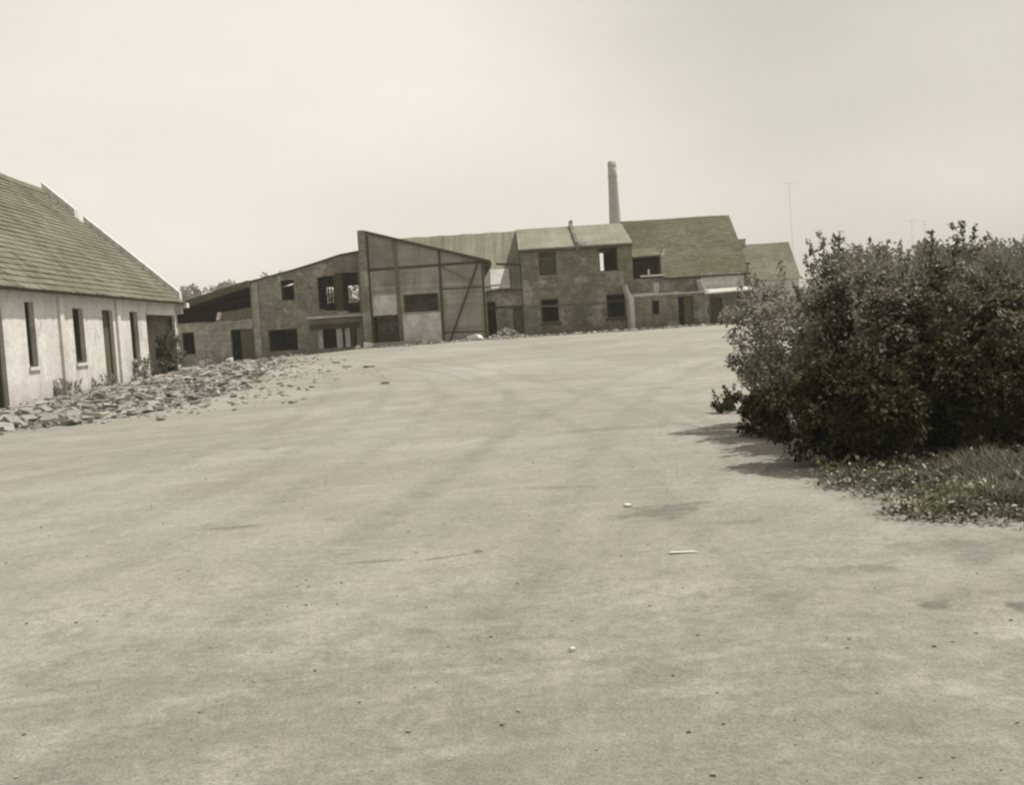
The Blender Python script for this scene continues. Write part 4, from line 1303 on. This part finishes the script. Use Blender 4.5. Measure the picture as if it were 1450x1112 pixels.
tag(rub.build('rubble', MT['rubble']), 'strip of broken brick and tile rubble along the barn wall', 'rubble', kind='stuff')


def loose(name, sx, sy, sz, loc, yaw, tx, ty, mat, label, cat, group, seed, jit=0.25, sink=0.3):
    rr = random.Random(seed)
    vs, fs = chunk(rr, sx, sy, sz, jit)
    vs = spun(vs, (0, 0, 0), yaw, tx, ty)
    zmin = min(v[2] for v in vs)
    vs = [(v[0], v[1], v[2] - zmin - sink * sz) for v in vs]
    o = mesh_obj(name, vs, fs, mat)
    o.location = loc
    md = o.modifiers.new('edges', 'BEVEL')
    md.width = min(sx, sy, sz) * 0.12
    md.segments = 1
    return tag(o, label, cat, group)


r = random.Random(17)
n = 0
while n < 70:
    s, wv = r.uniform(22, 50), r.uniform(0.4, 7)
    if wv > wmax(s) * 0.98:
        continue
    p = bpt(wv, s)
    a = r.uniform(0.2, 0.42)
    loose('broken_tile', a, a * r.uniform(0.4, 0.8), r.uniform(0.04, 0.09), (p.x, p.y, p.z + 0.03), r.uniform(0, 6.28), r.gauss(0, 0.12), r.gauss(0, 0.12), MT['slab'],
          'flat broken piece lying in the rubble beside the white barn', 'rubble piece', 'flat broken pieces in the rubble', 300 + n, 0.35, 0.0)
    n += 1
SG = 'dark stones strewn in front of the ruin'
for k, (x, y, a, lab) in enumerate(((-6.1, 42.5, 0.36, 'dark flat stone on bare ground, left of a pair below the shed'), (-5.1, 40.8, 0.38, 'dark flat stone on bare ground, right of a pair below the shed'),
                                    (-7.3, 47.5, 0.3, 'small dark stone nearest the ruin plinth'), (-3.4, 30.5, 0.2, 'dark stone alone in the middle of the yard'),
                                    (-4.9, 25.2, 0.2, 'small dark stone out beyond the rubble'))):
    loose('flat_stone', a, a * 0.7, 0.07, (x, y, ground_z(x, y)), k * 1.1, 0.05, 0.03, MT['slab'], lab, 'stone', SG, 500 + k)
loose('concrete_kerb', 3.1, 0.35, 0.3, (-6.95, 70.6, ground_z(-6.95, 70.6)), -0.01, 0, 0, MT['concrete'], 'low concrete kerb lying in front of the shed door', 'kerb', None, 520, 0.03, 0.1)
DG = 'white lumps of debris along the building fronts'
for k, (x, y, a, b, lab) in enumerate(((-5.22, 70.4, 0.32, 0.34, 'white block standing at the right end of the kerb'), (-8.75, 70.3, 0.55, 0.42, 'white lump below the tall pylon'),
                                       (-9.35, 70.2, 0.4, 0.24, 'flatter white lump between pylon and ruin plinth'), (-2.1, 70.3, 0.8, 0.3, 'white slab leaning below the right bay of the shed'),
                                       (-19.6, 71.9, 0.7, 0.5, 'white lump below the far window of the ruin'), (-17.6, 71.2, 0.5, 0.35, 'white lump in front of the ruin door'))):
    loose('white_block', a, a * 0.7, b, (x, y, ground_z(x, y)), k * 0.9, 0.1, 0.15, MT['stone'], lab, 'debris', DG, 540 + k)
loose('mortar_lump', 0.45, 0.4, 0.5, (-18.5, YF + 0.2, 2.62), 0.3, 0.05, 0.1, MT['stone'], 'pale lump resting on the wall top in the open loft', 'debris', None, 560, 0.3, 0.0)

# heap of bricks and plaster between shed and hall door
r = random.Random(23)
hp = MB()
for k in range(420):
    d = abs(r.gauss(0, 0.45))
    t = r.uniform(0, 6.28)
    x, y = -0.15 + d * math.cos(t) * 1.2, 71.2 + d * math.sin(t) * 0.9
    hz = max(0, 0.6 * (1 - d / 1.1))
    vs, fs = chunk(r, r.uniform(0.12, 0.3), r.uniform(0.1, 0.2), r.uniform(0.06, 0.14), 0.35)
    hp.add(spun(vs, (x, y, ground_z(x, y) + r.uniform(0, hz)), r.uniform(0, 6.28), r.gauss(0, 0.4), r.gauss(0, 0.4)), fs)
tag(hp.build('rubble_heap', MT['rubble']), 'small heap of bricks and plaster by the hall door', 'rubble', kind='stuff')
# crumbs along the foot of the fronts
cb = MB()
for k in range(900):
    x = r.uniform(-20, 15)
    y = 70.7 - abs(r.gauss(0, 0.7)) + (1.6 if x < -9.5 else 0)
    a = r.uniform(0.06, 0.26)
    vs, fs = chunk(r, a, a * 0.7, a * 0.5, 0.4)
    cb.add(spun(vs, (x, y, ground_z(x, y) + a * 0.12), r.uniform(0, 6.28), r.gauss(0, 0.3), r.gauss(0, 0.3)), fs)
tag(cb.build('debris', MT['rubble']), 'crumbled plaster along the foot of the building fronts', 'debris', kind='stuff')

# ------------------------------------------------------------------ yard litter
loose('paper_scrap', 0.17, 0.035, 0.008, (1.05, 7.23, ground_z(1.05, 7.23)), 0.05, 0.05, 0.03, MT['stone'], 'thin white strip lying alone on the yard', 'litter', None, 600, 0.25, 0.0)
loose('white_pebble', 0.028, 0.022, 0.02, (0.21, 5.28, ground_z(0.21, 5.28)), 0.4, 0.1, 0.1, MT['stone'], 'small white stone on bare ground in the middle of the yard', 'stone', None, 601, 0.3, 0.1)
loose('paper_scrap', 0.07, 0.04, 0.015, (0.9, 9.25, ground_z(0.9, 9.25)), 0.3, 0.2, 0.1, MT['stone'], 'crumpled white scrap near the dark stained patch', 'litter', None, 602, 0.35, 0.0)
pe = MB()
for k in range(1500):
    y = 3.5 + 30 * r.random() ** 1.6
    x = r.uniform(-0.55, 0.55) * (y + 2)
    a = r.choice((0.005, 0.006, 0.007, 0.008, 0.01, 0.015)) * r.uniform(0.7, 1.2)
    if x > 2.4 and y > 7.2:
        continue
    vs, fs = chunk(r, a, a * 0.8, a * 0.6, 0.3)
    pe.add(spun(vs, (x, y, ground_z(x, y) + a * 0.15), r.uniform(0, 6.28), 0, 0), fs)
tag(pe.build('gravel', MT['pebble']), 'loose grit scattered over the yard', 'gravel', kind='stuff')

# ------------------------------------------------------------------ summer haze
hm = bpy.data.materials.new('haze_air')
hm.use_nodes = True
ht = hm.node_tree
ht.nodes.clear()
ho = ht.nodes.new('ShaderNodeOutputMaterial')
hv = ht.nodes.new('ShaderNodeVolumePrincipled')
hv.inputs['Color'].default_value = (0.97, 0.93, 0.85, 1)
hv.inputs['Density'].default_value = 0.0006
hv.inputs['Anisotropy'].default_value = 0.0
ht.links.new(hv.outputs[0], ho.inputs['Volume'])
hz = MB().box(-1600, 1600, -400, 1600, -1.6, 26)
tag(hz.build('haze', hm), kind='stuff')

for o in list(bpy.data.objects):
    if '_o' in o.keys():
        del o['_o']
